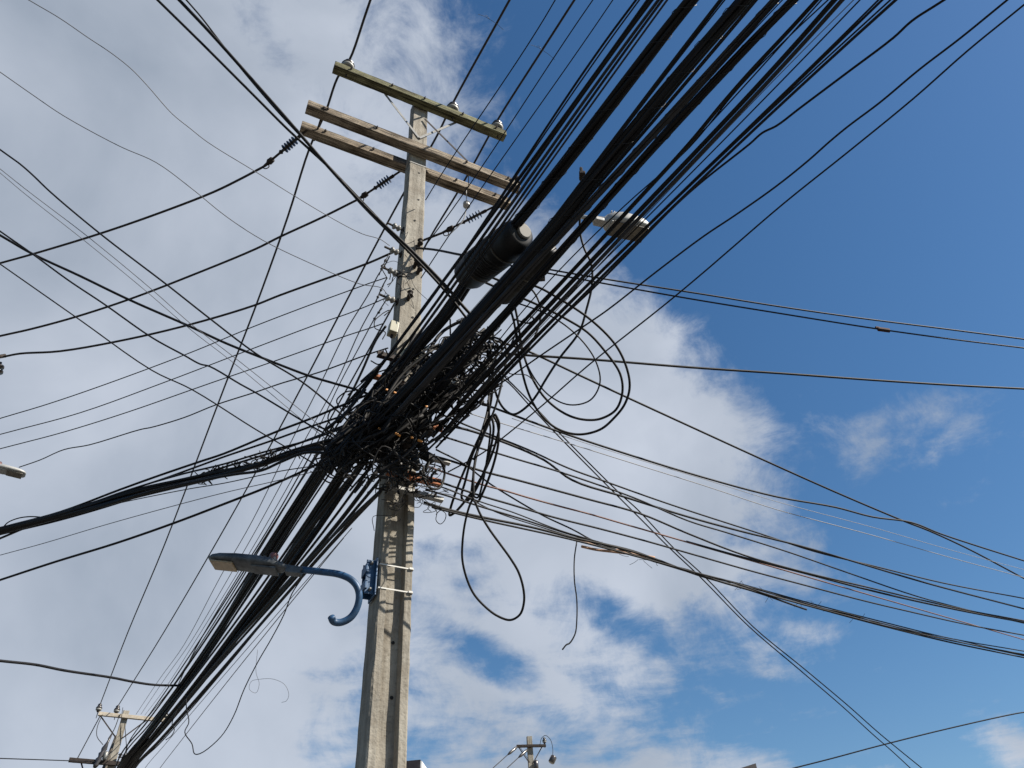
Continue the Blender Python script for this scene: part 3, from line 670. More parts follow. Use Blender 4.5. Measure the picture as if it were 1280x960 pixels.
for l_, p, w in [
    ('top cable of the bundle towards the lower left edge', [(0, 660), (75, 640), (150, 612), (200, 594), (250, 577), (280, 567), (347, 539), (389, 523), (441, 501), (480, 485)], 3),
    ('second cable of the lower left bundle', [(0, 663), (75, 643), (150, 616), (200, 600), (250, 582), (280, 571), (342, 550), (389, 533), (428, 520), (470, 505)], 2.6),
    ('third cable of the lower left bundle, separate near the tangle', [(0, 668), (75, 650), (150, 628), (220, 604), (280, 584), (303, 577), (363, 558), (420, 536), (460, 520)], 2.8),
    ('thickest cable in the lower left bundle', [(0, 662), (50, 650), (100, 636), (175, 613), (225, 602), (270, 592), (327, 580), (358, 568), (390, 558), (420, 550), (450, 545)], 8),
    ('second thickest cable in the lower left bundle', [(0, 666), (100, 639), (175, 619), (270, 596), (300, 588), (340, 576), (381, 563), (410, 560), (430, 556)], 6),
    ('bottom cable of the lower left bundle', [(0, 673), (37, 658), (100, 641), (190, 614), (250, 601), (293, 593), (327, 588), (352, 577), (381, 566), (405, 566)], 3.4),
    ('upper strand lashed over the lower left bundle', [(20, 655), (100, 633), (175, 608), (230, 592), (280, 580), (330, 565), (380, 552), (430, 535)], 2.4)]:
    wire('trunk_cable' if w > 5 else 'cable', l_, p, w, ('z', 5.9), ('h', 5.1), BLK, GG, 'cable', (9, 0), ref=.5)
bm = bmesh.new(); rr = random.Random(5)
for k in range(46):
    q = rr.uniform(0, 1); qx = 250 + 120 * q; qy = 598 - 34 * q + rr.uniform(-3, 3)
    c = at(qx, qy, hd=6.3 - 1.0 * q); P = [c + Vector((rr.uniform(-.07, .07), rr.uniform(-.07, .07), rr.uniform(-.045, .045))) for _ in range(4)]
    tube(bm, catmull(P, 4), .0045, 5)
tag(obj('lashing_wire', bm, BLK2, smooth=True), 'ragged lashing wire wound round the lower left bundle near the tangle', 'wire', kind='stuff')
wire('cable', 'short bight of cable looping above the lower left bundle at the photo edge', [(4, 659), (10, 653), (22, 648), (34, 646), (46, 646), (62, 648)], 1.6, ('h', 8.6), ('h', 8.3), BLK)
wire('drop_wire', 'fine wire just under the lower left bundle', [(100, 640), (162, 626), (237, 611), (280, 604), (350, 589), (389, 583), (440, 575)], 1.1, ('h', 8.3), ('h', 5.3), BLK2, ext=(6, 0))
wire('drop_wire', 'faint wire between the lower left bundle and the heavy cable below it', [(0, 694), (55, 679), (125, 658), (200, 637), (280, 616), (350, 600), (410, 585)], .9, ('z', 5.6), ('h', 5.5), GRY, ext=(6, 0))
wire('cable', 'heavy single cable running below the lower left bundle', [(0, 725), (70, 702), (145, 679), (217, 654), (280, 630), (336, 608), (389, 584), (412, 572), (450, 556)], 3.2, ('z', 5.6), ('h', 5.3), BLK, ext=(8, 0), ref=.5)
wire('cable', 'heavy cable from the left edge clamped onto the descending bundle', [(0, 826), (45, 831), (80, 838), (140, 847), (165, 852), (192, 856), (226, 857)], 3.6, ('h', 9.5), ('h', 11.5), BLK, ext=(9, 0))
wire('drop_wire', 'level thin wire at the lower left corner reaching the far pole', [(0, 948), (60, 950), (118, 952)], 1.4, ('h', 26), ('h', 29.6), BLK, ext=(12, 0))

# ------------------------------------------------------------------ drops to the right
GR = 'service drops running right across the sky'
for l_, p, w, A, B, m in [
    ('uppermost of the drops crossing the blue sky to the right edge', [(640, 328), (660, 332), (745, 347), (880, 368), (960, 381), (1070, 397), (1180, 411), (1280, 424)], 2.1, ('h', 4.9), ('z', 7.8), BLK),
    ('second drop to the right, with a brown tag on it', [(630, 330), (657, 336), (742, 352), (860, 373), (970, 391), (1096, 411), (1190, 424), (1280, 435)], 2.0, ('h', 4.9), ('z', 7.7), BLK),
    ('nearly level thick drop reaching the right edge below the tag', [(560, 432), (605, 439), (645, 443), (735, 449), (860, 459), (980, 467), (1090, 475), (1200, 482), (1280, 486)], 2.8, ('h', 4.9), ('z', 7.2), BLK2),
    ('steep drop that crosses the double coil and ends at the right edge', [(590, 415), (617, 425), (655, 437), (720, 467), (780, 495), (880, 541), (950, 573), (1044, 615), (1129, 651), (1160, 663), (1208, 685), (1280, 723)], 2.5, ('h', 4.9), ('z', 6.6), BLK),
    ('slack drop meeting the steep one near the right edge', [(560, 486), (597, 502), (642, 519), (700, 540), (760, 560), (880, 597), (971, 621), (1044, 634), (1090, 646), (1139, 653), (1175, 667), (1220, 682), (1280, 701)], 2.2, ('h', 5.0), ('z', 6.6), BLK),
    ('white thin drop showing pale against the blue', [(575, 513), (620, 527), (680, 545), (720, 557), (800, 582), (880, 607), (971, 637), (1030, 653), (1090, 669), (1188, 697), (1280, 722)], 1.0, ('h', 5.0), ('z', 6.5), WHT),
    ('second white thin drop just above the other pale one', [(640, 523), (720, 550), (800, 575), (880, 599), (971, 627), (1090, 659), (1190, 688), (1280, 712)], .7, ('h', 5.3), ('z', 6.5), WHT),
    ('drop starting under the double coil, top of the lower fan', [(545, 514), (565, 524), (617, 545), (660, 562), (710, 585), (757, 602), (810, 621), (860, 638), (950, 667), (1017, 689), (1090, 707), (1180, 729), (1280, 748)], 2.0, ('h', 5.0), ('z', 6.3), BLK),
    ('close follower of the top drop in the lower fan', [(550, 532), (575, 535), (625, 551), (680, 575), (715, 600), (780, 621), (860, 646), (926, 664), (991, 680), (1044, 695), (1155, 728), (1280, 761)], 2.6, ('h', 5.0), ('z', 6.2), BLK),
    ('drop that dips and rejoins the lower fan near the right edge', [(552, 545), (600, 560), (646, 574), (700, 590), (792, 622), (860, 651), (909, 666), (985, 690), (1057, 715), (1145, 745), (1220, 765), (1280, 779)], 1.9, ('h', 5.0), ('z', 6.1), BLK),
    ('long drop with a glossy stretch in the lower fan', [(530, 567), (560, 575), (603, 589), (646, 600), (735, 624), (800, 642), (860, 679 - 12), (930, 697 - 3), (1004, 715), (1080, 733), (1139, 747), (1210, 763), (1280, 776)], 2.2, ('h', 5.0), ('z', 6.1), BLK2),
    ('orange brown drop in the lower fan', [(532, 582), (560, 592), (607, 607), (630, 613), (660, 622), (700, 633), (735, 642), (780, 655), (822, 667), (860, 678)], 2.2, ('h', 5.0), ('h', 7.2), mat('orange_brown_sheath', (.14, .05, .03), .6)),
    ('dark drop prolonging the orange one to the right edge', [(858, 677), (930, 697), (1004, 716), (1080, 736), (1139, 750), (1210, 765), (1280, 778)], 2.2, ('h', 7.2), ('z', 6.0), BLK),
    ('lowest single drop above the twisted bundle', [(530, 596), (560, 606), (602, 620), (640, 631), (690, 646), (750, 661), (810, 677), (880, 697), (940, 714), (1004, 731), (1080, 751), (1139, 765), (1210, 781), (1280, 794)], 2.1, ('h', 5.0), ('z', 5.9), BLK)]:
    wire('service_drop', l_, p, w * (1.05 if m in (BLK, BLK2) else 1), A, B, m, GR, 'cable', (0, 9), ref=.5)
GT = 'drops twisted together into the low bundle on the right'
tw = [('straight drop joining the twisted bundle from above', [(545, 562), (580, 580), (610, 603), (640, 622), (680, 645), (716, 662), (742, 676), (780, 690), (817, 700), (860, 713), (926, 730), (1024, 757), (1106, 778), (1188, 798), (1280, 814)], 1.9),
      ('drop of the twisted bundle tied to the rusty rail', [(532, 612), (560, 620), (600, 633), (650, 648), (700, 664), (740, 676), (790, 688), (820, 699), (860, 714), (926, 731), (1024, 759), (1106, 780), (1188, 800), (1280, 819)], 2.0),
      ('drop of the twisted bundle running lowest at the shaft', [(530, 628), (560, 637), (600, 646), (660, 658), (720, 673), (770, 684), (817, 698), (870, 718), (930, 735), (1024, 761), (1106, 783), (1188, 803), (1280, 822)], 2.6),
      ('fine drop looping beside the rail before joining the twisted bundle', [(536, 605), (562, 612), (584, 622), (620, 640), (680, 660), (735, 677), (817, 702), (890, 724), (960, 744), (1050, 766), (1130, 786), (1200, 803), (1280, 820)], 1.3),
      ('frayed brownish drop in the twisted bundle', [(540, 634), (600, 649), (650, 660), (700, 671), (760, 686), (830, 705), (870, 716), (916, 728), (962, 744), (1040, 765), (1110, 783), (1190, 801), (1280, 818)], 2.0),
      ('thin drop weaving round the twisted bundle', [(550, 608), (600, 627), (640, 640), (700, 663), (760, 681), (820, 703), (860, 712), (900, 727), (950, 737), (1000, 755), (1060, 767), (1120, 786), (1170, 794), (1280, 820)], 1.4)]
for k, (l_, p, w) in enumerate(tw):
    wire('service_drop', l_, p, w, ('h', 5.0), ('z', 5.8), BLK2 if k in (2, 4) else BLK, GT, 'cable', (0, 9), ref=.5)
wire('cable_stub', 'cut brown cable stub lying under the twisted bundle', [(868, 716), (900, 727), (935, 737), (960, 745), (985, 754), (1008, 762)], 2.6, ('h', 7.1), ('h', 8.6), BLK2)
wire('cable_stub', 'pale brown rolled strip caught on the twisted bundle where the drops meet', [(727, 683), (745, 687), (770, 690), (800, 694), (818, 697)], 3.4, ('h', 6.35), ('h', 6.8), mat('pale_brown_strip', (.36, .21, .13), .75, 0, .35, 20))
wire('cable_stub', 'second pale brown strip on the twisted bundle just above the rolled one', [(720, 674), (745, 682), (775, 688), (800, 692)], 2.6, ('h', 6.35), ('h', 6.7), MATS['pale_brown_strip'])
wire('cable', 'upper strand of the doubled line dropping steeply to the lower right corner', [(600, 455), (620, 462), (635, 475), (667, 507), (700, 542), (775, 617), (797, 637), (842, 685), (880, 720), (942, 784), (1004, 835), (1060, 882), (1096, 914), (1120, 934), (1152, 960)], 1.7, ('h', 5.0), ('z', 4.4), BLK, 'doubled line dropping to the lower right', 'cable', (0, 9), ref=.5)
wire('cable', 'lower strand of the doubled line dropping steeply to the lower right corner', [(604, 462), (630, 474), (663, 508), (697, 544), (772, 620), (800, 648), (838, 686), (876, 722), (936, 783), (998, 836), (1054, 884), (1090, 917), (1114, 938), (1140, 962)], 1.7, ('h', 5.02), ('z', 4.4), BLK, 'doubled line dropping to the lower right', 'cable', (0, 9), ref=.5)
wire('cable', 'lone line across the lower right corner', [(985, 962), (1040, 948), (1096, 933), (1180, 912), (1270, 892), (1290, 889)], 1.6, ('h', 14), ('h', 16), BLK, ext=(9, 9), ref=.5)
# brown tag on the second drop
bm = bmesh.new(); A = at(1097, 411.2, z=7.7); B = at(1112, 413.2, z=7.7); f = frame((A + B) / 2, B - A); box(bm, (0, 0, 0), (.045, .03, (B - A).length), f, .006); box(bm, (.02, 0, -.07), (.03, .02, .05), f, .004)
tag(obj('line_tag', bm, mat('brown_tag', (.06, .02, .014), .8, spec=.2)), 'small brown tag clipped on a drop against the blue sky', 'tag')
# frayed bits on the bundle
bm = bmesh.new(); rr = random.Random(9)
for k in range(34):
    qx = rr.choice([rr.uniform(915, 965), rr.uniform(1000, 1075), rr.uniform(740, 830)]); qy = 715 + (qx - 860) * .268 + rr.uniform(-2, 1)
    c = at(qx, qy, hd=6.2 + (qx - 720) * .0105); e = c + c_x * rr.uniform(-.1, .1) + c_u * rr.uniform(-.09, .07)
    tube(bm, catmull([c, c.lerp(e, .5) + Vector((0, rr.uniform(-.03, .03), rr.uniform(-.02, .02))), e], 3), .0022, 5)
tag(obj('frayed_strands', bm, BLK2), 'frayed strands sticking out of the twisted bundle on the right', 'wire', kind='stuff')

# ------------------------------------------------------------------ slack coils and loops
def loop(name, label, pts, w, h0, h1, m=BLK, group='slack loops hanging right of the pole', wob=.06, cat='cable'):
    P = trace(pts, ('h', h0), ('h', h1))
    n = len(P)
    for i in range(n): P[i] = CAM + (P[i] - CAM) * (1 + wob * .12 * math.sin(i * 2 * math.pi / max(4, n - 1)))
    bm = bmesh.new(); tube(bm, catmull(P, 7), px2r(w, P[n // 2]), 8)
    return tag(obj(name, bm, m, smooth=True), label, cat, group)
loop('cable_loop', 'inner ring of the large double coil right of the tangle', [(600, 350), (622, 360), (672, 381), (710, 400), (735, 416), (757, 440), (775, 467), (778, 490), (770, 512), (752, 523), (735, 525), (715, 521), (698, 512), (680, 496), (665, 472), (656, 448), (652, 432), (647, 400), (642, 376)], 3.1, 4.7, 4.85, BLK2)
loop('cable_loop', 'outer ring of the large double coil right of the tangle', [(610, 345), (635, 354), (667, 357), (700, 374), (740, 401), (770, 432), (784, 462), (787, 485), (781, 505), (768, 522), (750, 537), (722, 543), (695, 535), (675, 517), (662, 495), (652, 462), (647, 435), (643, 405), (636, 380)], 3.1, 4.65, 4.8, BLK2)
loop('hanging_cable', 'cable hanging from the upper street light that swings through the double coil', [(727, 212), (726, 240), (725, 268), (725, 290), (730, 310), (739, 330), (740, 356), (733, 387), (724, 415), (700, 447), (680, 478), (672, 492), (660, 507), (642, 518), (630, 511), (621, 495), (615, 467), (612, 445), (606, 428)], 3.0, 4.3, 4.85, BLK)
loop('cable_loop', 'wide slack loop just inside the large double coil', [(618, 372), (650, 380), (690, 396), (722, 420), (744, 450), (750, 478), (738, 500), (712, 506), (686, 494), (664, 466), (650, 430), (640, 392)], 2.0, 4.75, 4.85, BLK)
loop('cable_loop', 'short loop tucked between the overhead span and the double coil', [(640, 398), (652, 402), (660, 404), (667, 400), (664, 396), (655, 399), (648, 410), (640, 428), (632, 450)], 2.2, 4.8, 4.85)
loop('cable_loop', 'loop leaving the span above the double coil and returning to the tangle', [(652, 352), (668, 366), (676, 388), (672, 412), (658, 438), (640, 458), (620, 478), (596, 496), (572, 506)], 2.6, 4.7, 4.95)
loop('cable_loop', 'slack turn bulging right of the tangle beside the arched loop', [(588, 440), (600, 462), (606, 488), (600, 506), (586, 514), (570, 512)], 2.4, 4.85, 4.95)
loop('cable_loop', 'slack turn hanging between the white box and the narrow coil', [(574, 452), (585, 480), (590, 504), (582, 514), (566, 510), (556, 498)], 2.2, 4.85, 4.95)
loop('cable_loop', 'arched loop between the tangle and the narrow hanging coil', [(596, 450), (600, 436), (606, 426), (618, 422), (630, 429), (633, 445), (629, 470), (624, 492), (618, 512), (604, 545), (592, 575)], 2.8, 4.9, 4.95)
for k, (l_, p) in enumerate([
    ('outermost left turn of the narrow hanging coil', [(612, 430), (616, 462), (614, 500), (606, 530), (590, 566), (574, 604), (563, 636), (562, 644), (568, 641), (580, 628), (596, 606), (610, 580), (620, 552), (624, 530), (620, 519)]),
    ('second turn of the narrow hanging coil', [(620, 518), (612, 522), (601, 545), (590, 570), (582, 600), (577, 622), (582, 627), (591, 618), (604, 592), (613, 562), (617, 534), (615, 522)]),
    ('third turn of the narrow hanging coil', [(615, 520), (606, 536), (596, 568), (591, 600), (590, 622), (596, 628), (606, 610), (617, 580), (623, 552), (622, 530), (617, 520)]),
    ('inner turn of the narrow hanging coil', [(610, 500), (611, 525), (600, 552), (592, 590), (591, 618), (597, 622), (604, 600), (610, 565), (613, 536), (611, 524)]),
    ('long strand down the middle of the narrow hanging coil', [(608, 430), (612, 470), (610, 510), (600, 548), (592, 590), (592, 622)])]):
    loop('coil_turn', l_, p, 3.2 if k != 3 else 2.6, 4.8 + .03 * k, 4.85 + .03 * k, BLK if k % 2 else BLK2, 'turns of the narrow hanging coil')
loop('cable_loop', 'long teardrop loop hanging lowest under the narrow coil', [(592, 622), (587, 632), (581, 655), (578, 680), (578, 700), (583, 722), (592, 742), (606, 758), (622, 770), (638, 775), (650, 768), (655, 752), (654, 735), (648, 715), (638, 698), (625, 680), (612, 662), (600, 642), (594, 628)], 3.0, 4.85, 4.9, BLK2)
wire('hanging_wire', 'crooked wire end dangling from the twisted bundle on the right', [(721, 677), (718, 698), (718, 725), (721, 750), (721, 775), (719, 792), (712, 804), (708, 806), (703, 812)], 1.8, ('h', 6.3), ('h', 6.3), BLK)
wire('hanging_wire', 'long slack wire hanging below the descending bundle beside the lower street light', [(378, 722), (365, 742), (355, 768), (340, 797), (322, 828), (305, 862), (292, 895), (276, 921), (250, 942), (243, 942), (240, 930), (231, 915), (236, 903), (233, 885), (233, 868)], 1.5, ('h', 7.5), ('h', 10.5), BLK)
wire('hanging_wire', 'tiny wire tail below the descending bundle above the far pole', [(224, 880), (219, 893), (215, 905), (218, 912), (214, 920), (207, 925)], 1, ('h', 11), ('h', 11), BLK2)
loop('wire_curl', 'faint curled wire end hanging in the cloud right of the slack wire', [(322, 812), (320, 840), (324, 855), (320, 866), (312, 862), (314, 852), (325, 849), (342, 849), (356, 856), (361, 868), (358, 876), (352, 878)], .45, 9, 9, GRY, None)
loop('wire_curl', 'small ring of thin wire right of the shaft below the rails', [(541, 634), (546, 640), (545, 650), (550, 655), (556, 650), (557, 642), (551, 638), (545, 643)], 1, 4.95, 4.95, BLK2, None)

# ------------------------------------------------------------------ splice closures on the trunk cables
def closure(name, label, A, B, r, plate=True, bands=(0.28, 0.72), scr=True):
    d = B - A; n = d.length; f0 = frame(Vector((0, 0, 0)), d)
    t = empty(name, A, label, 'splice closure')
    bm = bmesh.new()
    lathe(bm, [(r * .34, -.03), (r * .55, 0), (r * .88, n * .06), (r, n * .12), (r, n * .30), (r * 1.03, n * .31), (r * 1.03, n * .34), (r, n * .35), *[(r * q_, n * (.37 + .03 * i_ + d_)) for i_ in range(8) for q_, d_ in ((.985, 0), (.985, .012), (1.02, .014), (1.02, .024))], (r, n * .62), (r * 1.03, n * .63), (r * 1.03, n * .66), (r, n * .67), (r, n * .86), (r * .96, n * .93), (r * .80, n * .985), (r * .62, n)], f0, 28)
    b = obj('case', bm, CLOS, t, True)
    cu = f0.to_3x3().inverted() @ (c_u * .6 + c_x); PX, PY = cu.x * .20, cu.y * .20
    if plate:
        bm = bmesh.new(); c = f0 @ Vector((0, 0, n + .001)); lathe(bm, [(r * .44, 0), (r * .44, .012), (r * .36, .02)], frame(c + f0.to_3x3() @ Vector((PX * r, PY * r, 0)), d), 24)
        obj('end_plate', bm, mat('pale_end_plate', (.15, .14, .12), .6, 0, .15, 12), t)
    for k in bands:
        bm = bmesh.new(); lathe(bm, [(r * 1.005, 0), (r * 1.05, .001), (r * 1.05, .012), (r * 1.005, .013)], frame(f0 @ Vector((0, 0, n * k)), d), 28)
        obj('band', bm, mat('dull_band', (.08, .07, .055), .6, .3, .2), t, True)
    if scr:
        rr = random.Random(4)
        for k in range(9):
            bm = bmesh.new(); h = n * (.34 + .034 * k); P = [f0 @ Vector((r * 1.03 * math.cos(a / 24 * 6.283), r * 1.03 * math.sin(a / 24 * 6.283), h + .012 * math.sin(a * .5 + k) + .016 * (a / 24))) for a in range(25)]
            tube(bm, P, .0030, 5, False); obj('wrap_wire', bm, mat('wrap_wire_metal', (.05, .05, .05), .5, .4), t, True)
    return t
closure('splice_closure', 'big black splice closure with a pale end plate, wound with thin wire', at(580, 347, hd=4.45), at(652, 291, hd=3.78), .150)
closure('splice_closure', 'smaller black splice closure slung just below the wire wound one', at(622, 374, hd=4.3), at(688, 306, hd=3.8), .10, False, (.5,), False)
# suspension clips hanging on the span
def clip(px, py, hd, s, label):
    c = at(px, py, hd=hd); bm = bmesh.new()
    box(bm, (0, 0, 0), (.03 * s, .05 * s, .13 * s), Matrix.Translation(c), .006); box(bm, (0, 0, -.05 * s), (.06 * s, .09 * s, .04 * s), Matrix.Translation(c), .006)
    lathe(bm, [(.012 * s, -.09 * s), (.012 * s, .09 * s)], Matrix.Translation(c), 8)
    tag(obj('cable_clip', bm, DARKST), label, 'clip', 'hanger clips on the overhead cables')
clip(727, 216, 4.0, .9, 'hanger clip standing up from the thickest trunk cable')
clip(677, 342, 4.5, .9, 'hanger clip on the merging trunk cables beside the double coil')
clip(646, 222, 4.2, .7, 'hanger clip by the right tip of the front weathered beam')
clip(196, 893, 24, 1.2, 'clip on the descending bundle in front of the far pole arm') if False else None

# ------------------------------------------------------------------ street lights
def luminaire(root, A, B, width, mbody, mlens, mneck, cell=True, depth_k=1.0, roll=0.0, lx=.76, ll=.34):
    d = (B - A); n = d.length; x = d.normalized(); z = Vector((0, 0, 1)); z = (z - x * z.dot(x)).normalized()
    if roll: z = (Matrix.Rotation(roll, 3, x) @ z).normalized()
    y = z.cross(x); m = Matrix((x, y, z)).transposed().to_4x4(); m.translation = A - root.location
    S = [(0, .10, -.10, .10), (.02, .14, -.14, .13), (.20, .16, -.15, .17), (.24, .28, -.20, .24), (.34, .42, -.24, .34), (.50, .5, -.26, .40), (.72, .5, -.24, .38), (.88, .46, -.19, .30), (.96, .38, -.13, .20), (1.0, .24, -.08, .10)]
    bm = bmesh.new(); rings = []
    for t_, hw, zb, zt in S:
        hw *= width; zb *= width * .55 * depth_k; zt *= width * .55 * depth_k; ring = []
        for k in range(20):
            a = 2 * math.pi * k / 20; cx_, sz = math.cos(a), math.sin(a)
            px_ = math.copysign(abs(cx_) ** .55, cx_) * hw; pz = (zt if sz > 0 else -zb) * math.copysign(abs(sz) ** .7, sz)
            ring.append(bm.verts.new(m @ Vector((t_ * n, px_, pz))))
        rings.append(ring)
    for i in range(len(rings) - 1):
        for k in range(20): bm.faces.new((rings[i][k], rings[i][(k + 1) % 20], rings[i + 1][(k + 1) % 20], rings[i + 1][k]))
    bm.faces.new(rings[0][::-1]); bm.faces.new(rings[-1]); bmesh.ops.recalc_face_normals(bm, faces=bm.faces)
    h = obj('housing', bm, mbody, root, True)
    bm = bmesh.new(); box(bm, (n * lx, 0, -.245 * width * .55 * depth_k - .004), (n * ll, width * .72, .014), m, .005); obj('lens', bm, mlens, root)
    bm = bmesh.new(); box(bm, (n * .40, 0, -.235 * width * .55 * depth_k - .005), (n * .26, width * .66, .016), m, .006); obj('gear_cover', bm, mbody, root)
    bm = bmesh.new()
    for k in range(5 if cell else 2): box(bm, (n * (.32 + .05 * k), 0, .37 * width * .55 * depth_k), (n * .012, width * .6, .018), m)
    obj('cooling_fins', bm, mbody, root)
    bm = bmesh.new(); box(bm, (n * .10, 0, -.02), (n * .16, width * .34, .05), m, .008); obj('clamp', bm, mneck, root)
    if cell:
        bm = bmesh.new(); lathe(bm, [(.028, 0), (.032, .01), (.032, .05), (.026, .062)], m @ Matrix.Translation((n * .36, 0, .33 * width * .55 * depth_k)), 14); obj('photocell', bm, mat('photocell_plastic', (.20, .07, .06), .5), root, True)
# lower light on the J shaped blue pipe
bp = FR @ Vector((-.175, -.03, 4.36))
L1 = empty('street_light', bp, 'street light on a blue hooked pipe strapped low on the left side of the pole', 'street light')
def loc(P): return P - L1.location
J = trace([(414, 771), (417, 777), (426, 778), (438, 772), (446, 760), (449, 745), (446, 733), (438, 724), (424, 718), (404, 715), (376, 712)], ('h', 5.05), ('h', 5.2))
bm = bmesh.new(); C = catmull([loc(p) for p in J], 5); tube(bm, C, .0245, 12); obj('pipe', bm, BLUE, L1, True)
Az = J[-1].z
luminaire(L1, J[-1] + (J[-1] - J[-2]).normalized() * -.03, at(263, 700, hd=5.42), .19, LGRY, LENS, LGRY, True, 1.15, 0, .84, .24)
bm = bmesh.new(); fb = Matrix.Translation(-L1.location) @ FR
box(bm, (-.148, -.03, 4.365), (.012, .16, .30), fb, .004); obj('base_plate', bm, BLUE, L1)
bm = bmesh.new(); box(bm, (-.185, -.075, 4.365), (.07, .008, .27), fb, .003); box(bm, (-.185, .015, 4.365), (.07, .008, .27), fb, .003); box(bm, (-.215, -.03, 4.30), (.02, .12, .07), fb, .004); box(bm, (-.215, -.03, 4.43), (.02, .12, .07), fb, .004); obj('bracket', bm, BLUE, L1)
bm = bmesh.new()
for zz_ in (4.26, 4.47): lathe(bm, [(.012, 0), (.012, .02), (.006, .03)], frame(fb @ Vector((-.185, -.08, zz_)), -s_dir * -1), 6)
obj('bracket_bolts', bm, STEEL, L1)
# upper light behind the overhead cables on its long pale arm
UA = at(741, 274, hd=4.95); UB = at(810, 289, hd=5.2); UB.z = UA.z + .02
UB = at(809, 290, z=UA.z)
L2 = empty('street_light', FR @ Vector((.1, -.12, 7.0)), 'upper street light with a sunlit top, half hidden behind the overhead cables', 'street light')
bm = bmesh.new()
Pp = [FR @ Vector((.02, -.13, 6.75)), at(552, 432, hd=5.0), at(585, 397, hd=4.98), at(640, 336, hd=4.95), at(690, 290, hd=4.93), at(706, 276, hd=4.93), at(722, 271, hd=4.94), at(746, 275, hd=4.95)]
tube(bm, [p - L2.location for p in catmull(Pp, 5)], .024, 12); obj('pipe', bm, mat('pale_pipe', (.50, .49, .46), .45, .3), L2, True)
luminaire(L2, UA, UB, .27, LWHT, LENSD, LWHT, False, 2.0, 0, .62, .62)
# ------------------------------------------------------------------ junction boxes in and above the tangle
def jbox(px, py, hd, w, h, d, label, rot=0.0, m=PLAS):
    c = at(px, py, hd=hd); t = empty('junction_box', c, label, 'junction box')
    B0 = Matrix((a_dir, -s_dir, Vector((0, 0, 1)))).transposed().to_4x4() @ Matrix.Rotation(rot, 4, 'Y')
    bm = bmesh.new(); box(bm, (0, 0, 0), (w, d, h), B0, .012); obj('box', bm, m, t)
    bm = bmesh.new(); box(bm, (0, -d / 2 - .006, 0), (w * .93, .014, h * .93), B0, .005); obj('lid', bm, m, t)
    bm = bmesh.new(); lathe(bm, [(.012, 0), (.014, -.03), (.009, -.04)], B0 @ Matrix.Translation((0, 0, -h / 2)), 10); obj('gland', bm, DARKST, t)
jbox(491, 412, 5.12, .085, .15, .08, 'small cream box on the left edge of the shaft above the tangle', .08)
jbox(518, 446, 4.98, .20, .16, .08, 'pale box on the shaft peeping between the trunk cables', -.5)
jbox(564, 476, 4.86, .085, .13, .06, 'white box at the right side of the tangle', -.6, mat('white_plastic', (.36, .35, .32), .5))
jbox(546, 462, 5.0, .20, .10, .07, 'narrow pale box just left of the white one', -.75)

# ------------------------------------------------------------------ the tangle itself
rr = random.Random(21)
bm = bmesh.new()
def tp(t, s_):
    x0, y0, x1, y1 = 425, 566, 588, 432
    L_ = math.hypot(x1 - x0, y1 - y0); nx, ny = -(y1 - y0) / L_, (x1 - x0) / L_
    return x0 + (x1 - x0) * t + nx * s_, y0 + (y1 - y0) * t + ny * s_
for k in range(340):                                    # curls
    t_ = rr.uniform(-.12, 1.1); s_ = rr.gauss(2, 12 + 6 * math.sin(3.14 * min(max(t_, 0), 1)))
    if k % 3 == 0: qx, qy = rr.gauss(502, 20), rr.uniform(520, 606)
    else: qx, qy = tp(t_, s_)
    if qy > 606: qy = 600 - rr.uniform(0, 40)
    c = at(qx, qy, hd=rr.uniform(4.72, 5.08)); r0 = rr.uniform(.03, .13)
    n_ = rr.randint(4, 6); P = []
    a0 = rr.uniform(0, 6.28); ax = Vector((rr.gauss(0, 1), rr.gauss(0, 1), rr.gauss(0, 1))).normalized(); ay = ax.orthogonal().normalized(); ab = ax.cross(ay)
    for i in range(n_): a = a0 + i * rr.uniform(.7, 1.3); P.append(c + (ay * math.cos(a) + ab * math.sin(a)) * r0 * rr.uniform(.7, 1.3) + ax * .03 * i)
    tube(bm, catmull(P, 4), rr.choice((.0035, .0045, .006, .008, .010)), 5)
for k in range(190):                                     # short runs along the bundle
    t_ = rr.uniform(-.1, .75); s_ = rr.gauss(4, 20); a = tp(t_, s_); b = tp(t_ + rr.uniform(.25, .5), s_ + rr.gauss(0, 10)); mid = ((a[0] + b[0]) / 2 + rr.gauss(0, 5), (a[1] + b[1]) / 2 + rr.gauss(0, 5))
    h = rr.uniform(4.75, 5.05); tube(bm, catmull([at(*a, hd=h), at(*mid, hd=h + rr.uniform(-.05, .05)), at(*b, hd=h)], 5), rr.choice((.006, .008, .010, .013, .016)), 6)
for k in range(34):                                     # loose ends under the span, right of the shaft
    a = (rr.uniform(560, 640), rr.uniform(420, 520)); 
    if a[1] > 960 - a[0] * .76 + 10: a = (a[0], 960 - a[0] * .76)
    h = rr.uniform(4.75, 5.0); P = [at(*a, hd=h)]; q = a
    for i in range(4): q = (q[0] + rr.gauss(-4, 11), q[1] + rr.uniform(-6, 16)); P.append(at(*q, hd=h + rr.uniform(-.05, .05)))
    tube(bm, catmull(P, 4), rr.choice((.003, .004, .005, .007)), 5)
for k in range(30):                                     # whiskers around the shaft and rails
    a = (rr.uniform(462, 545), rr.uniform(575, 640)); h = rr.uniform(4.85, 5.02); P = [at(*a, hd=h)]; q = a
    for i in range(4): q = (q[0] + rr.gauss(0, 9), q[1] + rr.gauss(2, 8)); P.append(at(*q, hd=h))
    tube(bm, catmull(P, 4), .0026, 5)
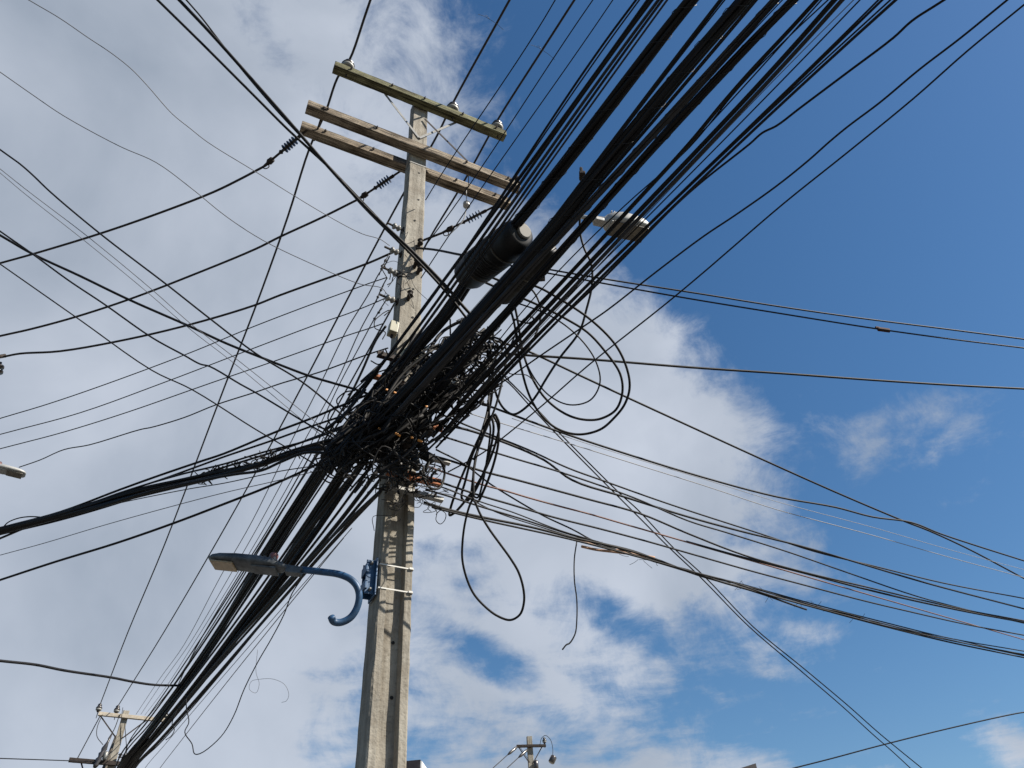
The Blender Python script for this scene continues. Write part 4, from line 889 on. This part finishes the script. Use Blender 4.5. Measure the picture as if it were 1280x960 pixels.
for k in range(16):                                     # pigtails by the spools and clevises
    a = rr.choice([(506, 318), (512, 345), (500, 345), (505, 350), (480, 330), (482, 365), (478, 392), (510, 290)]); h = 5.0; q = a; P = [at(*a, hd=h)]
    for i in range(4): q = (q[0] + rr.gauss(2, 8), q[1] + rr.gauss(5, 8)); P.append(at(*q, hd=h + rr.uniform(-.03, .03)))
    tube(bm, catmull(P, 4), rr.choice((.0026, .0035, .005)), 5)
tag(obj('wire_tangle', bm, BLK2, smooth=True), 'dense snarl of black wires knotted across the pole shaft', 'wire', kind='stuff')
# black terminals and clamps buried in it
GC = 'black clamps and terminals buried in the tangle'
for i, (qx, qy, s_) in enumerate([(455, 545, 1.2), (478, 520, 1.5), (498, 535, 1.4), (515, 505, 1.5), (532, 520, 1.2), (545, 490, 1.4), (508, 560, 1.3), (488, 572, 1.2), (526, 556, 1.1), (470, 560, 1.1), (440, 565, 1), (566, 455, 1.1), (500, 490, 1.5), (520, 580, 1.0), (534, 572, .9), (482, 545, 1.5), (512, 530, 1.6), (462, 525, 1.4), (530, 540, 1.3), (495, 510, 1.6), (548, 508, 1.2), (450, 528, 1.2), (496, 585, 1.1)]):
    c = at(qx, qy, hd=rr.uniform(4.86, 5.0)); ax = Vector((rr.gauss(0, 1), rr.gauss(0, 1), rr.gauss(0, .6))).normalized(); f = frame(c, ax)
    bm = bmesh.new(); s_ *= .036
    lathe(bm, [(s_ * .5, -s_ * 2), (s_ * .9, -s_ * 1.7), (s_, -s_), (s_, s_), (s_ * .8, s_ * 1.6), (s_ * .4, s_ * 2)], f, 12); box(bm, (s_, 0, 0), (s_ * 1.1, s_ * .6, s_ * 1.5), f, .003)
    tag(obj('cable_terminal', bm, CLOS if i % 3 else DARKST), 'black terminal half buried in the tangle over the shaft', 'terminal', GC)
ORG = mat('orange_plastic', (.62, .24, .03), .5, 0, .15)
for i, (qx, qy, w_, lb) in enumerate([(483, 487, .022, 'small orange tag at the top left of the tangle'), (494, 491, .026, 'orange tag beside the topmost one'), (474, 536, .020, 'orange tag low on the left of the tangle'), (497, 543, .05, 'long yellow orange tag under the tangle centre'), (515, 547, .02, 'speckled orange tag right of the long one'), (525, 551, .04, 'orange tag at the right rim of the tangle'), (537, 476, .03, 'orange red tag near the white box'), (533, 508, .02, 'orange tag between the white box and the rails')]):
    c = at(qx, qy, hd=4.70 + .02 * (i % 3)); bm = bmesh.new(); B0 = Matrix((a_dir, -s_dir, Vector((0, 0, 1)))).transposed().to_4x4(); B0.translation = c
    box(bm, (0, 0, 0), (w_, .012, .016), B0 @ Matrix.Rotation(rr.uniform(-.4, .4), 4, 'Y'), .003)
    tag(obj('cable_tag', bm, ORG), lb, 'tag', 'orange tags in the tangle')

# ------------------------------------------------------------------ the far pole on the left
def far_pole(label, top, turn):
    base = Vector((top.x, top.y, 0)); m = Matrix.Translation(base) @ Matrix.Rotation(turn, 4, 'Z')
    p = empty('utility_pole', None, label, 'pole', mw=m)
    H = top.z; obj('shaft', shaft_mesh(H, .30, .20, .28, .15, 5.0), CONC, p)
    return p, H
TL = at(158, 889, hd=30)
fp, H = far_pole('distant pole at the lower left corner where the descending cables end', TL, R(28))
arm = obj('crossarm', arm_mesh(2.1, .10, .12, 8), mat('bleached_timber', (.42, .37, .30), .85, 0, .2), fp); arm.location = (.22, -.14, H - .22)
for x in FARX: pin_insulator(fp, Vector((x, -.14, H - .16)), 1.55)
arm = obj('crossarm', arm_mesh(2.0, .10, .13, 9), DARKST, fp); arm.location = (-.28, -.14, H - 1.7); arm['label'] = 'dark lower crossarm'
for x0, x1 in ((-.75, -.1), (.7, .1)):
    bm = bmesh.new(); flat_bar(bm, Vector((x0, -.09, H - .26)), Vector((x1, -.09, H - .9)), .04, .01, Vector((0, 1, 0))); obj('brace', bm, DARKST, fp)
bm = bmesh.new(); flat_bar(bm, Vector((-.9, -.09, H - 1.75)), Vector((-.15, -.09, H - 3.1)), .045, .01, Vector((0, 1, 0))); obj('brace', bm, DARKST, fp)
# fuse cutout leaning beside the shaft
bm = bmesh.new(); lathe(bm, [(.05, 0), (.09, .1), (.06, .16), (.10, .26), (.06, .33), (.10, .44), (.06, .5), (.09, .6), (.04, .8), (.02, 1.1)], frame(Vector((-.48, -.22, H - 1.9)), Vector((.22, 0, 1))), 12); obj('fuse_cutout', bm, CLAY, fp, True)
bm = bmesh.new(); lathe(bm, [(.10, 0), (.16, .03), (.16, .5), (.10, .56)], Matrix.Translation((-.26, -.25, H - 1.65)) @ Matrix.Scale(.45, 4), 16); obj('surge_can', bm, STEEL, fp, True)
for x in (.18, .32, .46):
    bm = bmesh.new(); lathe(bm, [(.03, 0), (.07, .02), (.03, .06), (.07, .1), (.03, .14)], Matrix.Translation((x, -.22, H - 1.55)), 10); obj('insulator', bm, CLAY, fp, True)
fm = fp.matrix_world
def fwire(label, pts, r=.012, grp='leads on the distant left pole'):
    bm = bmesh.new(); tube(bm, catmull([fm @ Vector(p) for p in pts], 5), r, 5); tag(obj('lead_wire', bm, BLK2), label, 'wire', grp)
fwire('straight lead from the pale arm of the far left pole down to its dark arm', [(-.74, -.16, H - .2), (-1.05, -.16, H - 1.65)], .016)
fwire('curved lead with a knot left of the far left pole', [(-.70, -.2, H - .25), (-.74, -.3, H - .7), (-.66, -.35, H - 1.0), (-.42, -.25, H - 1.2)])
fwire('lead beside the fuse of the far left pole', [(-.18, -.2, H - .2), (-.22, -.24, H - .7), (-.32, -.22, H - 1.0)], .014)
fwire('crossed lead between the far left pole shaft and its second insulator', [(-.14, -.18, H + .05), (-.10, -.25, H - .3), (.02, -.2, H - .9)], .010)
fwire('lead slanting right from the top of the far left pole', [(.05, -.16, H - .45), (.3, -.2, H - 1.2), (.5, -.2, H - 1.9)], .012)
# weathered prop pole leaning next to it
bm = bmesh.new(); tb = [at(148, 921, hd=30.6), at(140, 942, hd=30.5), at(128, 972, hd=30.4)]; d_ = (tb[2] - tb[0]).normalized(); e_ = tb[0] + d_ * (tb[0].z / -d_.z)
tube(bm, [tb[0], tb[0].lerp(e_, .5), e_], [.12, .14, .16], 12); tag(obj('prop_pole', bm, wood('old_pole_timber', (.12, .105, .09), (.20, .18, .155), (18, 18, 1)), smooth=True), 'grey timber pole leaning just left of the distant left pole', 'pole')

# ------------------------------------------------------------------ the far pole at the bottom centre
TR = at(661.5, 921, hd=31)
rp, H = far_pole('distant pole peeping over the bottom edge at the photo centre', TR, R(10))
arm = obj('crossarm', arm_mesh(1.12, .10, .09, 12), DARKST, rp); arm.location = (.03, -.15, H - .38)
for x0, x1 in ((-.45, -.08), (.45, .08)):
    bm = bmesh.new(); flat_bar(bm, Vector((x0, -.1, H - .4)), Vector((x1, -.1, H - .95)), .035, .01, Vector((0, 1, 0))); obj('brace', bm, DARKST, rp)
pin_insulator(rp, Vector((.55, -.15, H - .30)), 1.25)
bm = bmesh.new(); lathe(bm, [(.10, 0), (.12, .02), (.12, .24), (.10, .26)], frame(Vector((.74, -.15, H - .98)), Vector((.5, 0, .8))), 12); obj('fuse_cutout', bm, CLAY, rp, True)
bm = bmesh.new(); lathe(bm, [(.05, 0), (.09, .03), (.09, .32), (.05, .35)], Matrix.Translation((.16, -.2, H - 1.25)), 12); obj('surge_can', bm, CLAY, rp, True)
rm = rp.matrix_world
def rwire(label, pts, r=.011):
    bm = bmesh.new(); tube(bm, catmull([rm @ Vector(p) for p in pts], 5), r, 5); tag(obj('lead_wire', bm, BLK2), label, 'wire', 'leads on the distant centre pole')
rwire('arched lead over the right insulator of the distant centre pole', [(.36, -.2, H - .35), (.44, -.2, H - .12), (.60, -.2, H - .02), (.78, -.2, H - .18), (.84, -.2, H - .5), (.82, -.18, H - .74)])
rwire('left slack lead of the distant centre pole', [(-.42, -.2, H - .42), (-.2, -.22, H - .75), (-.05, -.2, H - 1.0)], .010)
for i, (x, L_) in enumerate(((-.52, -2.6), (-.12, -2.6))):
    z_ = H - (.42 if i == 0 else .52); lb = ('left', 'right')[i]
    A = rm @ Vector((x, -.22, z_)); B = A + Vector((-.55, -.5, -.55)); 
    bm = bmesh.new(); d_ = (B - A); lathe(bm, [(.02, 0), (.05, .1), (.055, .45), (.02, .6)], frame(A, d_), 10); tag(obj('strain_insulator', bm, CLAY, smooth=True), lb + ' one of two dead-end insulators on the distant centre pole', 'insulator', 'dead-end insulators on the distant centre pole')
    bm = bmesh.new(); tube(bm, catmull([A + d_ * .55, A + Vector((-3, -2.6, -2.9)) , A + Vector((-9, -8, -5.6))], 5), .016, 5); tag(obj('power_line', bm, ALU), lb + ' line running down left from the distant centre pole', 'power line', 'lines from the distant centre pole')

# ------------------------------------------------------------------ the pole just outside the left edge, its light and insulator peep in
TP = at(-140, 600, hd=11.9)
lp, H = far_pole('concrete pole just outside the left edge, carrying the half-seen light and insulator', Vector((TP.x, TP.y, 10.8)), R(20))
E1 = at(2, 446, hd=11.2)
lpm = lp.matrix_world.inverted()
q = lpm @ E1
arm = obj('crossarm', arm_mesh(1.6, .1, .11, 15), WGRY, lp); arm.location = (.0, -.16, q.z - .62)
f = frame(lpm @ at(-3, 466, hd=11.2), (lpm @ at(3, 446, hd=11.2)) - (lpm @ at(-3, 466, hd=11.2)))
bm = bmesh.new(); lathe(bm, [(.02, -.15), (.02, 0), (.07, .01), (.07, .035), (.025, .05), (.025, .09), (.065, .10), (.065, .125), (.02, .14), (.02, .2)], f, 14); obj('insulator', bm, CLAY, lp, True)
bm = bmesh.new(); tube(bm, catmull([lpm @ at(-8, 446, hd=11.2), lpm @ at(0, 445, hd=11.2), lpm @ at(7, 444, hd=11.2)], 4), [.02] * 9, 8) if False else tube(bm, [lpm @ at(-26, 452, hd=11.3), lpm @ at(-2, 446, hd=11.2), lpm @ at(7, 444.5, hd=11.2)], .030, 8); obj('dead_end_clamp', bm, DARKST, lp, True)
LA = at(-24, 580, hd=11.0); LB = at(32, 594, z=LA.z)
L3 = empty('street_light', LA, 'pale street light with a reddish photocell, cut by the left edge', 'street light')
bm = bmesh.new(); P3 = [Vector((TP.x, TP.y, LA.z - .5)), at(-60, 590, hd=11.4), at(-10, 584, hd=10.95)]; tube(bm, [p - LA for p in catmull(P3, 5)], .028, 10); obj('pipe', bm, LWHT, L3, True)
luminaire(L3, LA, LB, .20, LWHT, LENSD, LWHT, True, 1.0)

# ------------------------------------------------------------------ two houses whose roof corners show at the bottom edge
def house(name, label, corner, w, d, turn, m_wall, m_roof, rise=0.0, fascia=True):
    """corner is the visible top right corner of the roof edge; the body runs back and left of it"""
    base = Vector((corner.x, corner.y, 0)); mwx = Matrix.Translation(base) @ Matrix.Rotation(turn, 4, 'Z')
    t = empty(name, None, label, 'building', mw=mwx); Hh = corner.z
    bm = bmesh.new(); box(bm, (-w / 2 - .25, d / 2 + .25, (Hh - .3) / 2), (w, d, Hh - .3)); obj('wall', bm, m_wall, t)
    bm = bmesh.new()
    if rise:
        v = [bm.verts.new(p) for p in ((-w - .5, 0, Hh - .3 - rise), (0, 0, Hh - .3 - rise), (0, d + .5, Hh - .3 - rise), (-w - .5, d + .5, Hh - .3 - rise), (-.01, 0, Hh), (-.01, d + .5, Hh))]
        for fc in ((0, 1, 4), (1, 2, 5, 4), (2, 3, 5), (3, 0, 4, 5), (3, 2, 1, 0)): bm.faces.new([v[i] for i in fc])
    else: box(bm, (-w / 2 - .25, d / 2 + .25, Hh - .15), (w + .5, d + .5, .30))
    obj('roof', bm, m_roof, t)
    if fascia:
        bm = bmesh.new(); box(bm, (.012, d / 2 + .25, Hh - .15), (.024, d + .5, .26)); obj('gutter', bm, mat('white_gutter', (.8, .8, .78), .5), t)
    for k in range(int(Hh // 2.7)):
        for x in (-w * .3, -w * .75):
            bm = bmesh.new(); box(bm, (x, .24, 1.5 + 2.6 * k), (.9, .08, 1.2)); wf = obj('window', bm, mat('window_frame', (.6, .6, .58), .5), t)
            bm = bmesh.new(); box(bm, (x, .19, 1.5 + 2.6 * k), (.78, .03, 1.08)); obj('pane', bm, mat('window_glass', (.03, .04, .05), .08), wf)
    return t
STUC = mat('painted_stucco', (.45, .42, .36), .9, 0, .12, 2, .3, 30)
house('building', 'narrow building whose dark eave with a white gutter end shows right of the shaft foot', at(525.5, 949.5, hd=14), .62, 6, R(-4), STUC, mat('grey_tin_roof', (.05, .045, .05), .7, 0, .3, spec=.2))
house('building', 'low house whose roof corner just shows at the bottom edge right of centre', at(945, 954, hd=33), 9, 8, R(15), STUC, MATS['grey_tin_roof'], 2.2, False)
print('wires', NWIRE[0], 'objects', len(bpy.data.objects))
